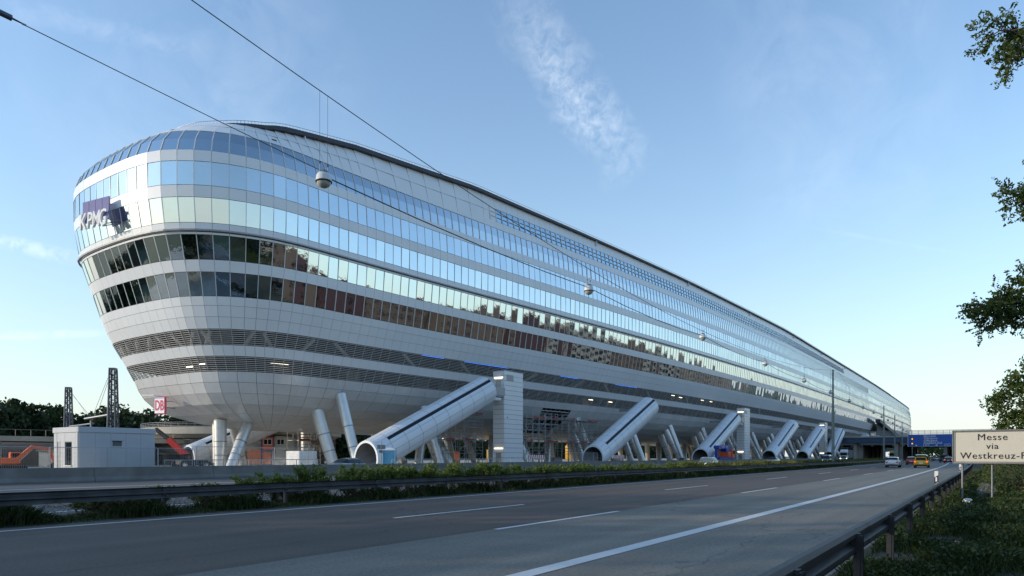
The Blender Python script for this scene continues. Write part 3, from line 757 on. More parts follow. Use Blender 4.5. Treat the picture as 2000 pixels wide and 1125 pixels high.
guardrail(-18.7, 'dark steel crash barrier along the planted median left of the lanes', [-10+4*k for k in range(60)], face=-1)
g = guardrail(-1.35, 'dark steel crash barrier at the right road edge in the foreground, seen from behind', [5.75+3.1*k for k in range(-3, 60)], face=1, u0=-14.2, u1=200, name='guardrail')
def cbarrier():
    t = root('concrete_barrier', 0, -46.0, 0, 'long grey concrete wall barrier beyond the opposite carriageway', 'barrier')
    pf = [(-.32, 0), (-.32, .1), (-.17, .32), (-.10, .90), (.10, .90), (.17, .32), (.32, .1), (.32, 0)]
    for k in range(36):
        a = -20+8*k+.015; b = a+7.97; q = MB(); n = len(pf); dz = random.uniform(-.004, .004)
        vs = [(a, p[0], p[1]+dz) for p in pf]+[(b, p[0], p[1]+dz) for p in pf]
        q.add(vs, [tuple(range(n)), tuple(range(2*n-1, n-1, -1))]+[(i, i+n, (i+1) % n+n, (i+1) % n) for i in range(n)], conc); q.build('wall_section', t)
cbarrier()

# ------------------------------------------------------------------ foliage
G1 = leafmat('leaf_green', (.035, .062, .012), (.12, .165, .035), .35)
G2 = leafmat('leaf_dark_green', (.012, .026, .010), (.045, .072, .022))
G3 = leafmat('grass_yellow_green', (.11, .145, .03), (.26, .27, .08))  # brightened leaf colour: the low sun on the median is put into it
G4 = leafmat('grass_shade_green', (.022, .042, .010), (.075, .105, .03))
G6 = leafmat('shrub_green', (.07, .115, .022), (.20, .25, .05), .35)  # sunlight on the hedge is put into this lighter green
G5 = leafmat('dry_weed', (.08, .055, .03), (.16, .12, .06), .1)
def leafmesh(name, P, size, mat, up=0.0, asp=.55, tone=None, jitter=.4):
    P = np.asarray(P, float); n = len(P)
    if np.isscalar(size): size = np.full(n, size)
    s = size*(1+rng.uniform(-jitter, jitter, n))
    a = rng.normal(size=(n, 3)); a[:, 2] += up; a /= np.linalg.norm(a, axis=1)[:, None]
    b = rng.normal(size=(n, 3)); b -= a*(a*b).sum(1)[:, None]; b /= np.linalg.norm(b, axis=1)[:, None]
    V = np.empty((n, 4, 3)); V[:, 0] = P-a*s[:, None]/2; V[:, 2] = P+a*s[:, None]/2
    V[:, 1] = P+b*(s*asp/2)[:, None]; V[:, 3] = P-b*(s*asp/2)[:, None]
    me = bpy.data.meshes.new(name); me.vertices.add(4*n); me.loops.add(4*n); me.polygons.add(n)
    me.vertices.foreach_set('co', V.ravel()); me.loops.foreach_set('vertex_index', np.arange(4*n)); me.polygons.foreach_set('loop_start', np.arange(0, 4*n, 4)); me.polygons.foreach_set('loop_total', np.full(n, 4))
    if tone is None: tone = rng.random(n)
    at = me.attributes.new('tone', 'FLOAT', 'POINT'); at.data.foreach_set('value', np.repeat(np.clip(tone, 0, 1), 4))
    me.materials.append(mat); me.update(calc_edges=True); return me
def blades(name, P, h, mat, w=.012, lean=.35, tone=None):
    P = np.asarray(P, float); n = len(P); hh = h*(rng.uniform(.5, 1.15, n))
    an = rng.uniform(0, 2*PI, n); sd_ = np.c_[np.cos(an), np.sin(an), np.zeros(n)]; ln = np.c_[-np.sin(an), np.cos(an), np.zeros(n)]*(rng.uniform(-lean, lean, n)*hh)[:, None]
    ww_ = w*(1+rng.uniform(-.3, .3, n)) if np.isscalar(w) else w
    V = np.empty((n, 5, 3)); U = np.c_[np.zeros(n), np.zeros(n), hh]
    V[:, 0] = P-sd_*ww_[:, None]; V[:, 1] = P+sd_*ww_[:, None]; V[:, 2] = P+sd_*ww_[:, None]*.7+U*.55+ln*.35; V[:, 3] = P+U+ln; V[:, 4] = P-sd_*ww_[:, None]*.7+U*.55+ln*.35
    me = bpy.data.meshes.new(name); me.vertices.add(5*n); me.loops.add(5*n); me.polygons.add(n)
    me.vertices.foreach_set('co', V.ravel()); me.loops.foreach_set('vertex_index', np.arange(5*n)); me.polygons.foreach_set('loop_start', np.arange(0, 5*n, 5)); me.polygons.foreach_set('loop_total', np.full(n, 5))
    if tone is None: tone = rng.random(n)
    at = me.attributes.new('tone', 'FLOAT', 'POINT'); at.data.foreach_set('value', np.repeat(np.clip(tone, 0, 1), 5))
    me.materials.append(mat); me.update(calc_edges=True); return me
def cluster(c, rad, nclump, nleaf, spread, shell=.55):
    d = rng.normal(size=(nclump, 3)); d /= np.linalg.norm(d, axis=1)[:, None]
    r = rng.uniform(shell, 1.0, nclump)**.7
    cc = np.array(c)+d*r[:, None]*np.array(rad)
    P = np.repeat(cc, nleaf, axis=0)+rng.normal(size=(nclump*nleaf, 3))*spread*np.array([1, 1, .7])
    tone = np.repeat(rng.uniform(0, 1, nclump), nleaf)*.6+rng.random(nclump*nleaf)*.5-.05
    return P, tone
def luv(u, v, z): return (u, -v, z)
# far wood behind the site
P = []; Tn = []
for k in range(230):
    u = rng.uniform(-40, 190) if k < 120 else rng.uniform(190, 760); dv = rng.uniform(0, 30 if k < 120 else 50); h = rng.uniform(12.5, 17)+ (dv*.03)
    r = rng.uniform(3.5, 5.5)
    for q in range(4):
        p, tt = cluster((u+rng.uniform(-2.5, 2.5), 200+dv+rng.uniform(-2, 2), h-r-q*2.8+rng.uniform(-.7, .7)), (r*1.15, r*1.15, r*.95), 44 if u < 190 else 16, 12, .75)
        P.append(p); Tn.append(tt*.8+rng.uniform(-.1, .25))
P = np.vstack(P); Tn = np.concatenate(Tn)
P[:, 2] = np.maximum(P[:, 2], .3)
wood = link_mesh('woodland', leafmesh('woodland', P, 1.15, G2, tone=Tn, asp=.8)); wood.rotation_euler = (0, 0, RZ); tag(wood, 'dense dark green wood along the horizon behind the building site', 'woodland', kind='stuff')
mb = MB()
for k in range(120):
    u = rng.uniform(-60, 500); dv = rng.uniform(-2, 40); mb.tube((u, 200+dv, 0), (u+rng.uniform(-.5, .5), 200+dv, 9), .3, .15, bark, 5, False)
tag(mb.build('trunk', wood), kind='stuff')
mb = MB(); mb.box((300, 262, 5), (1100, 30, 10), soil); o = mb.build('earth_bank'); o.rotation_euler = (0, 0, RZ); o['kind'] = 'structure'
P = []; 
for k in range(90):       # wood closing the view beyond the bridges
    u = rng.uniform(560, 700); v = rng.uniform(-60, 130); p, tt = cluster((u, -v, rng.uniform(3, 9)), (6, 6, 5), 16, 8, 1.2); P.append(p)
o = link_mesh('distant_trees', leafmesh('distant_trees', np.vstack(P), 1.9, G1)); o.rotation_euler = (0, 0, RZ); tag(o, 'distant green trees seen under and beyond the road bridges', 'woodland', kind='stuff')

# ------------------------------------------------------------------ trees
def tree(name, X, Y, h, blobs, label, mat, lsize, nclump, nleaf, spread, group=None, trunk_r=.25, z0=0):
    t = bpy.data.objects.new(name, None); COL.objects.link(t); t.location = (X, Y, z0); tag(t, label, 'tree', group)
    q = MB(); q.pipe([(0, 0, -.2), (.1, .05, h*.3), (-.05, .1, h*.6), (.05, 0, h*.85)], [trunk_r, trunk_r*.75, trunk_r*.5, trunk_r*.15], bark, 9)
    for c, rad in blobs:
        zz_ = max(h*.25, min(h*.7, c[2]-1.5)); c = Vector(c)
        a = Vector((.05, .05, zz_)); m1 = a.lerp(c, .5)+Vector((0, 0, .3)); q.pipe([a, m1, c], [trunk_r*.4, trunk_r*.22, .02], bark, 6)
        for s in range(6):
            d = Vector(rng.normal(size=3)); d.normalize(); e = c+Vector((d.x*rad[0], d.y*rad[1], d.z*rad[2]))*.85
            q.pipe([m1.lerp(c, .6), (c+e)/2+Vector((0, 0, .1)), e], [trunk_r*.16, trunk_r*.09, .008], bark, 4, False)
    q.build('trunk', t)
    P = []; Tn = []
    for c, rad in blobs:
        p, tt = cluster(c, rad, nclump, nleaf, spread); P.append(p); Tn.append(tt)
    link_mesh('crown', leafmesh('crown', np.vstack(P), lsize, mat, tone=np.concatenate(Tn)), t)
    return t
# maple-like tree whose crown enters at the right edge
tree('maple_tree', 25.1, 32.0, 9, [((-.9, 0, 3.1), (1.2, 1.4, .8)), ((-1.0, .3, 4.2), (1.4, 1.5, .9)), ((-.6, -.2, 5.2), (1.3, 1.4, .8)), ((.6, 0, 6.1), (1.2, 1.4, .8)), ((1.3, 0, 4.5), (2.2, 2.0, 2.0)), ((1.2, 0, 2.6), (2.0, 1.6, 1.2))],
     'leafy green tree at the right edge rising behind the cream road sign', G1, .17, 85, 22, .16, trunk_r=.22)
# robinia at the right with three boughs reaching into the frame
rob = bpy.data.objects.new('robinia_tree', None); COL.objects.link(rob); rob.location = (13.2, 12.5, .6); tag(rob, 'feathery tree whose three boughs reach in from the upper right edge', 'tree')
q = MB(); q.pipe([(0, 0, -.8), (.1, 0, 3), (-.1, 0, 6), (.2, 0, 9.5)], [.28, .24, .17, .06], bark, 10); q.build('trunk', rob)
def px(x, y, Y): return Vector(((x-1000)/1333*Y, Y, EYE+(891-y)/1333*Y))
P = []; D = []
def bough(pts, twigs, nl, mbq, tipr=.6, dens=1.0, ls=.045):
    pts = [p-rob.location for p in pts]; mbq.pipe(pts, list(np.linspace(.045, .008, len(pts))), bark, 6)
    for k in range(twigs):
        t = rng.uniform(.12, 1)**.8; i = min(int(t*(len(pts)-1)), len(pts)-2); p = pts[i].lerp(pts[i+1], t*(len(pts)-1)-i)
        d = Vector((rng.uniform(-1, .35), rng.uniform(-.7, .7), rng.uniform(-.65, .6))); d.normalize(); e = p+d*rng.uniform(.25, tipr); mid = (p+e)/2+Vector((0, 0, .05))
        mbq.pipe([p, mid, e], [.009, .006, .003], bark, 4, False)
        for s in range(nl):       # feathered leaves: leaflets in pairs along a stalk
            w = rng.uniform(.15, 1); a = p.lerp(e, w); dd = (d+Vector(rng.normal(size=3))*.7); dd.z -= .25; dd.normalize(); L_ = rng.uniform(.14, .24)
            side = dd.cross(Vector((0, 0, 1))); side.normalize()
            for m in range(5):
                c = a+dd*L_*(m+1)/5
                for sg in (-1, 1): P.append(c+side*sg*ls*.62); D.append(side*sg)
            P.append(a+dd*(L_+.02)); D.append(dd)
q = MB()
bough([px(2144, 150, 11.5), px(2064, 105, 11.2), px(2014, 85, 11), px(1974, 60, 10.8), px(1949, 60, 10.8)], 22, 8, q, .55)
bough([px(2144, 170, 11.5), px(2054, 120, 11), px(2009, 110, 10.8), px(1969, 118, 10.6)], 14, 7, q, .4)
bough([px(2164, 360, 12.5), px(2084, 390, 12), px(2024, 385, 11.8), px(1979, 392, 11.6)], 24, 9, q, .5)
bough([px(2164, 330, 12.5), px(2084, 355, 12), px(2034, 350, 12)], 14, 8, q, .45)
bough([px(2184, 520, 12.5), px(2084, 575, 12), px(2014, 585, 11.8), px(1964, 595, 11.6), px(1924, 600, 11.5)], 34, 10, q, .5)
bough([px(2184, 540, 12.5), px(2084, 600, 12), px(2004, 610, 11.8), px(1949, 625, 11.6)], 26, 9, q, .42)
bough([px(2184, 520, 12.5), px(2104, 540, 12), px(2024, 555, 12), px(1984, 570, 11.9)], 26, 9, q, .42)
q.build('bough', rob)
Pn = np.array([tuple(p) for p in P]); me = leafmesh('crown', Pn, .062, G1, asp=.5, up=0)
link_mesh('crown', me, rob)
p, tt = cluster((1.6, 0, 8.5), (2.6, 2.6, 2.6), 120, 40, .25); link_mesh('crown', leafmesh('crown', p, .09, G1, tone=tt), rob)
# trees out to the left behind the camera: they shade the near lanes and show in the low windows
shade = []
for k, (X, Y, h) in enumerate([(-62, -52, 24), (-66, -38, 26), (-60, -25, 25), (-67, -13, 27), (-62, -1, 25), (-70, 10, 23), (-76, 19, 17), (-60, -66, 24), (-64, -82, 24), (-58, 6, 15)]):
    bl_ = [((0, 0, h*.72), (5.5, 5.5, h*.26)), ((2.5, 2, h*.5), (5, 5, h*.22)), ((-2.5, -2, h*.45), (5, 5, h*.24)), ((0, 0, h*.22), (5, 6, h*.18))]
    if k == 0: shade.append(tree('roadside_tree', X, Y, h, bl_, 'tall broad roadside tree left of and behind the camera', G2, .75, 130, 14, .7, 'roadside trees behind the camera', .4))
    else:
        c = copy_tree(shade[0]); c.location = (X, Y, 0); c.rotation_euler = (0, 0, k*1.7); c.scale = (1, 1, h/24)

# ------------------------------------------------------------------ median planting
def hgt(u):
    return float(np.interp(u, [0, 8, 11.5, 16, 30, 40, 60, 80, 200], [.4, .62, .9, 1.12, 1.12, 1.0, 1.0, 1.0, .8]))
shrub0 = None
for k in range(60):
    u = 7+.82*k+rng.uniform(-.3, .3); v = -20.2+rng.uniform(-.35, .3)
    h = hgt(u)*rng.uniform(.7, 1.12)
    if u < 14 and k % 2: continue
    t = bpy.data.objects.new('shrub', None); COL.objects.link(t); t.location = W(u, v+bend(u), 0); t.rotation_euler = (0, 0, rng.uniform(0, 6)); t.scale = (1, 1, h)
    tag(t, 'leafy green roadside shrub growing behind the left crash barrier in the median', 'shrub', 'shrubs in the motorway median')
    if k % 6 == 0 or shrub0 is None:
        q = MB(); Ps = []; tn = []
        for s in range(34):
            a = rng.uniform(0, 2*PI); r = rng.uniform(.1, .7); tz = rng.uniform(.55, 1.06)
            e = Vector((math.cos(a)*r, math.sin(a)*r, tz)); m = Vector((e.x*.45, e.y*.45, tz*.55)); q.pipe([(0, 0, 0), m, e], [.012, .008, .003], bark, 4, False)
            for w in np.linspace(.15, 1, 16):
                c = m*(1-w)+e*w; 
                for _ in range(4): Ps.append(np.array(c)+rng.normal(size=3)*.045); tn.append(.25+.6*w*rng.random())
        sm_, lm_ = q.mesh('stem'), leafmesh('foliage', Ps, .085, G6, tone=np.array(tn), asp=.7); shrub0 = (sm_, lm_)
    link_mesh('stem', shrub0[0], t); link_mesh('foliage', shrub0[1], t)
n = 60000; us_ = 50+rng.random(n)**1.5*220; vs_ = -20.15+rng.normal(size=n)*.42
P = np.array([luv(u, v+bend(u), 0) for u, v in zip(us_, vs_)]); tone = rng.random(n)*.6+np.sin(us_*.7)*.2+.3
lump = .72+.28*np.sin(us_*1.9+np.sin(us_*.53)*3)
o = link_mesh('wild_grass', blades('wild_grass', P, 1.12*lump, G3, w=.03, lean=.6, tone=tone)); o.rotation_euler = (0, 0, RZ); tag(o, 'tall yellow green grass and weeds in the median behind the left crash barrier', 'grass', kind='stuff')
p = P[::4].copy(); p[:, 2] = rng.uniform(.2, .9, len(p))
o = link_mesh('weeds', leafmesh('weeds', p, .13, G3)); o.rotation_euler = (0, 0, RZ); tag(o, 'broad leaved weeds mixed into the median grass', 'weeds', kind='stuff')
n = 75000; us_ = -2+rng.random(n)**1.7*130; vs_ = -19.0+rng.normal(size=n)*.42; vs_ = np.minimum(vs_, -18.05)
P = np.array([luv(u, v+bend(u), 0) for u, v in zip(us_, vs_)])
o = link_mesh('verge_grass', blades('verge_grass', P, .44*(.6+.4*np.sin(us_*2.1+1)), G4, w=.012+us_*.0002, lean=.9)); o.rotation_euler = (0, 0, RZ); tag(o, 'dark shaded grass at the foot of the left crash barrier', 'grass', kind='stuff')
p = P[::5].copy(); p[:, 2] = rng.uniform(.03, .42, len(p)); o = link_mesh('dead_twigs', leafmesh('dead_twigs', p, .22, G5, asp=.05)); o.rotation_euler = (0, 0, RZ); tag(o, 'dry brown stalks tangled under the left crash barrier', 'twigs', kind='stuff')
# right verge
n = 150000; us_ = 4+rng.random(n)**1.6*75; vs_ = -1.6+rng.random(n)*(2.2+us_*.10)
zb = np.array([bank_z(u, v+bend(u)) for u, v in zip(us_, vs_)])
P = np.c_[us_, -(vs_+np.array([bend(u) for u in us_])), zb]
pat = np.sin(us_*1.7+vs_*2.3)+np.sin(us_*.6-vs_*3.1)+rng.normal(size=n)*.5; k = pat > -.7
P_, pt = P[k], pat[k]
o = link_mesh('bank_grass', blades('bank_grass', P_, .16*(1+.35*np.clip(pt, -1, 1)), G4, w=.006+P_[:, 0]*.0003, lean=1.0, tone=.35+.2*pt+rng.random(len(pt))*.3)); o.rotation_euler = (0, 0, RZ); tag(o, 'rough low grass covering the bank right of the road', 'grass', kind='stuff')
k = pat > .35; P_ = np.repeat(P[k][::2], 2, axis=0)+rng.normal(size=(len(P[k][::2])*2, 3))*np.array([.05, .05, 0]); P_[:, 2] += rng.uniform(.03, .22, len(P_))
o = link_mesh('ground_ivy', leafmesh('ground_ivy', P_, .034+P_[:, 0]*.0014, G4, asp=.8, up=.0)); o.rotation_euler = (0, 0, RZ); tag(o, 'low leafy creepers and nettles on the right bank', 'ground cover', kind='stuff')
def bush(u, v, r, h, label, mat, n=3500, ls=.07, dry=False):
    t = bpy.data.objects.new('bush', None); COL.objects.link(t); t.location = W(u, v+bend(u), bank_z(u, v+bend(u))); tag(t, label, 'bush', 'bushes on the right bank')
    q = MB(); 
    for s in range(26):
        a = rng.uniform(0, 2*PI); e = Vector((math.cos(a)*r*rng.uniform(.3, 1.1), math.sin(a)*r*rng.uniform(.3, 1.1), h*rng.uniform(.5, 1.15)))
        m = Vector((e.x*.4, e.y*.4, e.z*.75)); q.pipe([(0, 0, 0), m, e, e+Vector((e.x*.25, e.y*.25, -h*.15))], [.014, .01, .006, .003], bark, 4, False)
    q.build('stem', t); p, tt = cluster((0, 0, h*.45), (r, r, h*.5), n//22, 22, .10, .3); p[:, 2] = np.maximum(p[:, 2], .02)
    link_mesh('foliage', leafmesh('foliage', p, ls, mat, tone=tt), t)
for k, (u, v, r, h, m) in enumerate([(31, 1.0, 1.0, 1.0, G4), (33.5, .4, .9, .8, G1), (36, 1.4, 1.3, 1.25, G4), (40, .6, 1.2, 1.0, G1), (28, 1.6, .9, .9, G5), (44, 1.6, 1.5, 1.3, G4), (50, 1.0, 1.6, 1.2, G1), (57, 2, 2, 1.4, G4), (25, 1.9, .8, .75, G4), (65, 1.5, 2, 1.3, G1), (75, 2, 2.4, 1.6, G4), (90, 2.5, 3, 2.0, G1), (110, 3, 3.5, 2.5, G4)]):
    bush(u, v, r, h, '%s bramble thicket on the right bank, %s' % (('dry brown' if m is G5 else 'bright green' if m is G1 else 'dark green'), ('left of the sign posts', 'between the two sign posts', 'just behind the cream sign', 'tall, beyond the crumpled plastic sheet', 'lowest, in front of the sign', 'fourth behind the sign', 'fifth behind the sign', 'sixth behind the sign', 'nearest the camera at the right edge', 'seventh behind the sign', 'eighth behind the sign', 'ninth behind the sign', 'farthest behind the sign')[k]), m, 3200 if m is not G5 else 900, .075 if u < 45 else .13)
# far right roadside trees beyond the sign
for k, (u, v) in enumerate(((150, 9), (185, 8), (225, 9), (265, 6))):
    w_ = W(u, v+bend(u)); tree('roadside_maple', w_.x, w_.y, 8, [((0, 0, 5.2), (3, 3, 2.6)), ((0, 0, 3), (2.6, 2.6, 1.6))], 'small round roadside tree far beyond the cream sign, row %s from the camera' % ('nearest', 'second', 'third', 'farthest')[k], G1, .5, 70, 12, .4, 'roadside trees beyond the sign', .2)

# ------------------------------------------------------------------ right-hand sign, posts, litter
cream = pm('sign_cream', (.66, .61, .50), .45, 0, .03)
t = root('direction_sign', 27.4, .08, 0, 'cream road sign reading Messe via Westkreuz-F at the right edge', 'road sign')
q = MB(); q.box((0, 0, 1.91), (.05, 2.16, 1.1), cream, bev=.02); q.build('panel', t)
q = MB()
for z in (1.37, 2.45): q.box((-.03, 0, z), (.04, 2.2, .035), galv)
for y in (-1.09, 1.09): q.box((-.03, y, 1.91), (.04, .035, 1.1), galv)
q.build('frame', t)
q = MB()
for z in (1.41, 2.41): q.box((-.032, 0, z), (.012, 2.08, .014), blackp)
for y in (-1.03, 1.03): q.box((-.032, y, 1.91), (.012, .014, 1.0), blackp)
q.build('border_line', t)
for s_, z, sz in (('Messe', 2.15, .29), ('via', 1.86, .27), ('Westkreuz-F', 1.54, .29)):
    put_text(text_mesh(s_, sz*1.04, blackp, .004, 0, 0, spacing=1.11), t, FACE_NU, (-.034, .0, z-.02))
for y in (.82, -.0):
    q = MB(); q.tube((.08, y, -.1), (.08, y, 2.35), .035, .035, galv, 10); q.build('post', t)
for k, u in enumerate((28.1, 52.5)):
    t = root('delineator_post', u, -1.52+bend(u), 0, ('nearer', 'farther')[k]+' white marker post with a black band at the right crash barrier', 'marker post', 'marker posts at the right road edge')
    q = MB(); q.prism([(-.03, .0), (.03, .0), (.03, 1.02), (-.03, 1.08)], -.055, .055, white); q.build('body', t)
    q = MB(); q.add([(-.035, -.058, .70), (-.035, .058, .62), (-.035, .058, .86), (-.035, -.058, .94), (.034, -.058, .70), (.034, .058, .62), (.034, .058, .86), (.034, -.058, .94)], [(0, 1, 2, 3), (7, 6, 5, 4), (0, 3, 7, 4), (1, 5, 6, 2)], blackp); q.build('black_band', t)
    q = MB(); q.box((-.038, .0, .79), (.008, .05, .15), white); q.build('reflector', t)
    q = MB(); q.box((0, 0, .30), (.075, .155, .6), blackp if k > 5 else railm); q.build('base', t)
def crumple(name, X, Y, r, label, m, flat=.5, cat='litter'):
    bm = bmesh.new(); bmesh.ops.create_icosphere(bm, subdivisions=3, radius=r)
    for v in bm.verts:
        f_ = 1+.35*math.sin(v.co.x*9/r*.3+v.co.y*7/r*.3+X)+random.uniform(-.16, .16); v.co *= f_; v.co.z *= flat
    me = bpy.data.meshes.new(name); bm.to_mesh(me); bm.free(); me.materials.append(m); o = link_mesh(name, me)
    u = X*SN+Y*CS; v = X*CS-Y*SN; o.location = (X, Y, bank_z(u, v)+r*flat*.8); tag(o, label, cat)
film = bpy.data.materials.new('clear_plastic_film'); film.use_nodes = True; b_ = film.node_tree.nodes['Principled BSDF']; b_.inputs['Base Color'].default_value = (.6, .62, .62, 1); b_.inputs['Roughness'].default_value = .2; b_.inputs['Alpha'].default_value = .08
crumple('plastic_sheet', 17.1, 24.6, .27, 'crumpled clear plastic sheet on the bank below the cream sign', film, 1.1)
crumple('litter_bag', 14.9, 22.3, .11, 'small pale blue white plastic bag lying on the bank', white, .7)
crumple('paper_scrap', 9.9, 15.6, .06, 'small white paper scrap in the grass beside the barrier posts', white, .35)
crumple('torn_carton', 8.0, 12.3, .07, 'torn pinkish carton lying on the dark bank', pm('pink_card', (.5, .3, .3), .7), .35)
crumple('white_wrapper', 6.05, 9.1, .06, 'flat white wrapper at the bottom right of the bank', white, .2)

# ------------------------------------------------------------------ lamp poles, cables, hanging lamps
VM = -18.6
def zc(u):
    return (9.9+.0015*(u-56)**2 if u < 56 else 9.9+.00098*(u-56)**2)+EYE
poles = [(116, 15.0), (200, 14.6), (243, 14.3), (285, 14.0), (360, 13.8)]
names_ = ('tallest green grey lamp pole in the median, nearest the camera', 'second green grey lamp pole, in front of the road bridge', 'third green grey lamp pole, beside the blue overhead sign', 'fourth green grey lamp pole beyond the bridge', 'farthest and shortest green grey lamp pole beyond the bridge')
for (u, h), nm in zip(poles, names_):
    t = root('lamp_pole', u, VM-.7+bend(u), 0, nm, 'lamp pole', 'lamp poles along the median')
    q = MB(); q.tube((0, 0, 0), (0, 0, h*.62), .24, .19, green_pole, 14); q.tube((0, 0, h*.62), (0, 0, h), .16, .11, green_pole, 14); q.build('shaft', t)
    q = MB(); q.tube((0, 0, h*.61), (0, 0, h*.63), .22, .2, green_pole, 14); q.tube((0, 0, h-.1), (0, 0, h+.08), .16, .14, green_pole, 12); q.build('collar', t)
    q = MB(); q.tube((0, 0, 0), (0, 0, .5), .34, .28, concl, 14); q.build('base', t)
lamp0 = None
us_l = [15.4+18.8*k for k in range(17)]
lab_l = ['hanging street lamp closest to the camera, high in front of the curved top windows', 'second hanging street lamp from the camera, above the middle of the facade', 'third hanging street lamp from the camera, right of centre', 'fourth hanging street lamp from the camera, above the brown reflections']
for k, u in enumerate(us_l):
    t = root('hanging_lamp', u, VM+bend(u), 10.95, lab_l[k] if k < 4 else 'small far street lamp hanging on the cable line, %s from the camera' % ('fifth sixth seventh eighth ninth tenth eleventh twelfth thirteenth fourteenth fifteenth sixteenth seventeenth'.split()[k-4]), 'street lamp', 'lamps hanging from the cable over the median')
    if lamp0 is None:
        q = MB(); q.lathe([(.235, .0), (.27, .02), (.262, .05), (.25, .20), (.215, .27), (.14, .29), (.0, .29)], lampw, n=28); q1 = q.build('housing', t)
        q = MB(); q.lathe([(.0, -.20), (.08, -.195), (.17, -.15), (.225, -.08), (.24, .0)], lampg, n=28); q2 = q.build('glass_bowl', t)
        q = MB(); q.lathe([(.245, -.012), (.278, -.012), (.278, .018), (.245, .018)], railm, n=28); q3 = q.build('rim', t)
        q = MB(); q.lathe([(.15, .28), (.17, .30), (.15, .36), (.10, .39), (.0, .39)], galv, n=16); q4 = q.build('gear_box', t)
        q = MB()
        for s in (-1, 1): q.tube((s*.17, 0, .25), (s*.17, 0, .60), .012, .012, galv, 6); q.tube((s*.17, 0, .58), (s*.17, 0, .64), .03, .03, blackp, 8)
        q5 = q.build('hanger', t); lamp0 = (q1, q2, q3, q4, q5)
    else:
        for a in lamp0: sub(a.name.split('.')[0], a, t)
    if u < 200:
        q = MB(); top_ = (zc(u) if u < 118 else zc(118-abs((u-118) % 84-42)*0+0) if False else zc(u) if u < 116 else EYE+9.9+.0019*((u-158)**2)) - 10.95
        for s in (-1, 1): q.tube((s*.17, 0, .6), (s*.17, 0, max(top_, .7)), .007, .007, cable, 4, False)
        q.build('dropper_wire', t)
def wire(name, pts, r, label, m=cable):
    q = MB(); q.pipe(pts, r, m, 5); o = q.build(name); o.rotation_euler = (0, 0, RZ); tag(o, label, 'cable'); return o
wire('carrier_cable', [luv(u, VM+bend(u), zc(u)) for u in np.linspace(-8, 116, 40)], .016, 'sagging upper carrier cable crossing the sky to the tallest lamp pole')
wire('carrier_cable', [luv(u, VM+bend(u), EYE+9.9+.0019*(u-158)**2) for u in np.linspace(116, 200, 24)], .014, 'second carrier cable sagging between the two nearest lamp poles')
wire('carrier_cable', [luv(u, VM+bend(u), EYE+9.9+.006*(u-221)**2) for u in np.linspace(200, 243, 12)], .014, 'far carrier cable between the second and third lamp poles')
pts = []
for k in range(len(us_l)-1):
    for w in (0, .25, .5, .75): u = us_l[k]+18.8*w; pts.append(luv(u, VM+bend(u), 11.15-.28*4*w*(1-w)*(.9 if k else .6)))
wire('supply_cable', pts, .022, 'dark supply cable running from lamp to lamp along the median', )
wire('tension_wire', [luv(6.62, VM, 11.74), luv(11.5, VM, 11.47), luv(15.2, VM, 11.3)], .012, 'thin straight wire from the tension weight to the nearest hanging lamp')
t = root('tension_weight', 6.2, VM, 11.77, 'dark cylindrical tensioner on the wire at the upper left corner', 'cable tensioner')
q = MB(); q.tube((-.13, 0, .01), (.13, 0, 0), .068, .068, mast_m, 16, smooth=True); q.build('cylinder', t)
q = MB(); q.tube((.13, 0, 0), (.34, 0, -.015), .024, .016, blackp, 10); q.box((.38, 0, -.02), (.09, .03, .035), galv); q.tube((-.8, 0, .05), (-.13, 0, .01), .012, .012, blackp, 8); q.build('clevis', t)

# ------------------------------------------------------------------ road bridge, overhead sign, far bridge
bluegird = pm('girder_blue', (.035, .075, .15), .5, 0, .2, .4)
t = root('road_bridge', 300, 0, 0, 'road bridge with dark blue girder crossing over the motorway to the building', 'bridge')
q = MB(); q.box((.5, 8, 7.85), (1.0, 96, 2.0), bluegird); q.build('girder', t)
q = MB(); q.box((6, 8, 9.15), (13, 96, .55), concl); q.build('deck', t)
q = MB(); q.box((11.5, 8, 7.85), (1.0, 96, 2.0), bluegird); q.build('girder', t)
q = MB()
for k in range(49): q.box((-.3, 56-2*k, 10.3), (.10, .10, 1.9), galv)
for z in (9.75, 10.1, 10.45, 10.9, 11.3): q.box((-.3, 8, z), (.06, 96, .16), galv)
tag(q.build('railing', t), kind='stuff')
for v in (-44, -19.5+bend(300)*.0, 4, 22):
    q = MB(); q.box((6, -v+10 if v != -44 else 44, 3.4), (8, 1.3, 6.8), concl, bev=.2); q.build('pier', t)
t = root('second_bridge', 335, 0, 0, 'wide dark concrete bridge behind the blue girder, its underside in deep shade', 'bridge')
q = MB(); q.box((45, 8, 7.3), (90, 96, 1.6), conc); q.build('deck', t)
q = MB()
for k in range(24): q.box((45, 54-4*k, 6.2), (90, .6, .7), conc)
q.build('beam', t)
for v, w_ in ((-47.5, 3), (-22-9.5, 1.2), (-3-12, 1.2), (16-10, 3)):
    for s in range(6):
        q = MB(); q.box((6+15*s, -v, 2.9), (6, w_, 5.9), concl); q.build('pier', t)
q = MB(); q.box((45, 50.5, 2.9), (90, 2, 5.9), inner); q.build('abutment', t)  # near-black wall: the shade of the tunnel is put into its colour
signb = pm('motorway_sign_blue', (.01, .10, .42), .4, 0, .05); signw = pm('motorway_sign_white', (.75, .75, .75), .4)
t = root('overhead_sign', 297.6, -10.3+bend(297), 0, 'blue overhead motorway sign with white place names and arrows in front of the bridge', 'road sign')
q = MB(); q.box((0, 0, 7.5), (.2, 15.6, 4.6), signw, bev=.05); q.build('border', t)
q = MB(); q.box((-.1, 0, 7.5), (.06, 15.3, 4.35), signb); q.build('panel', t)
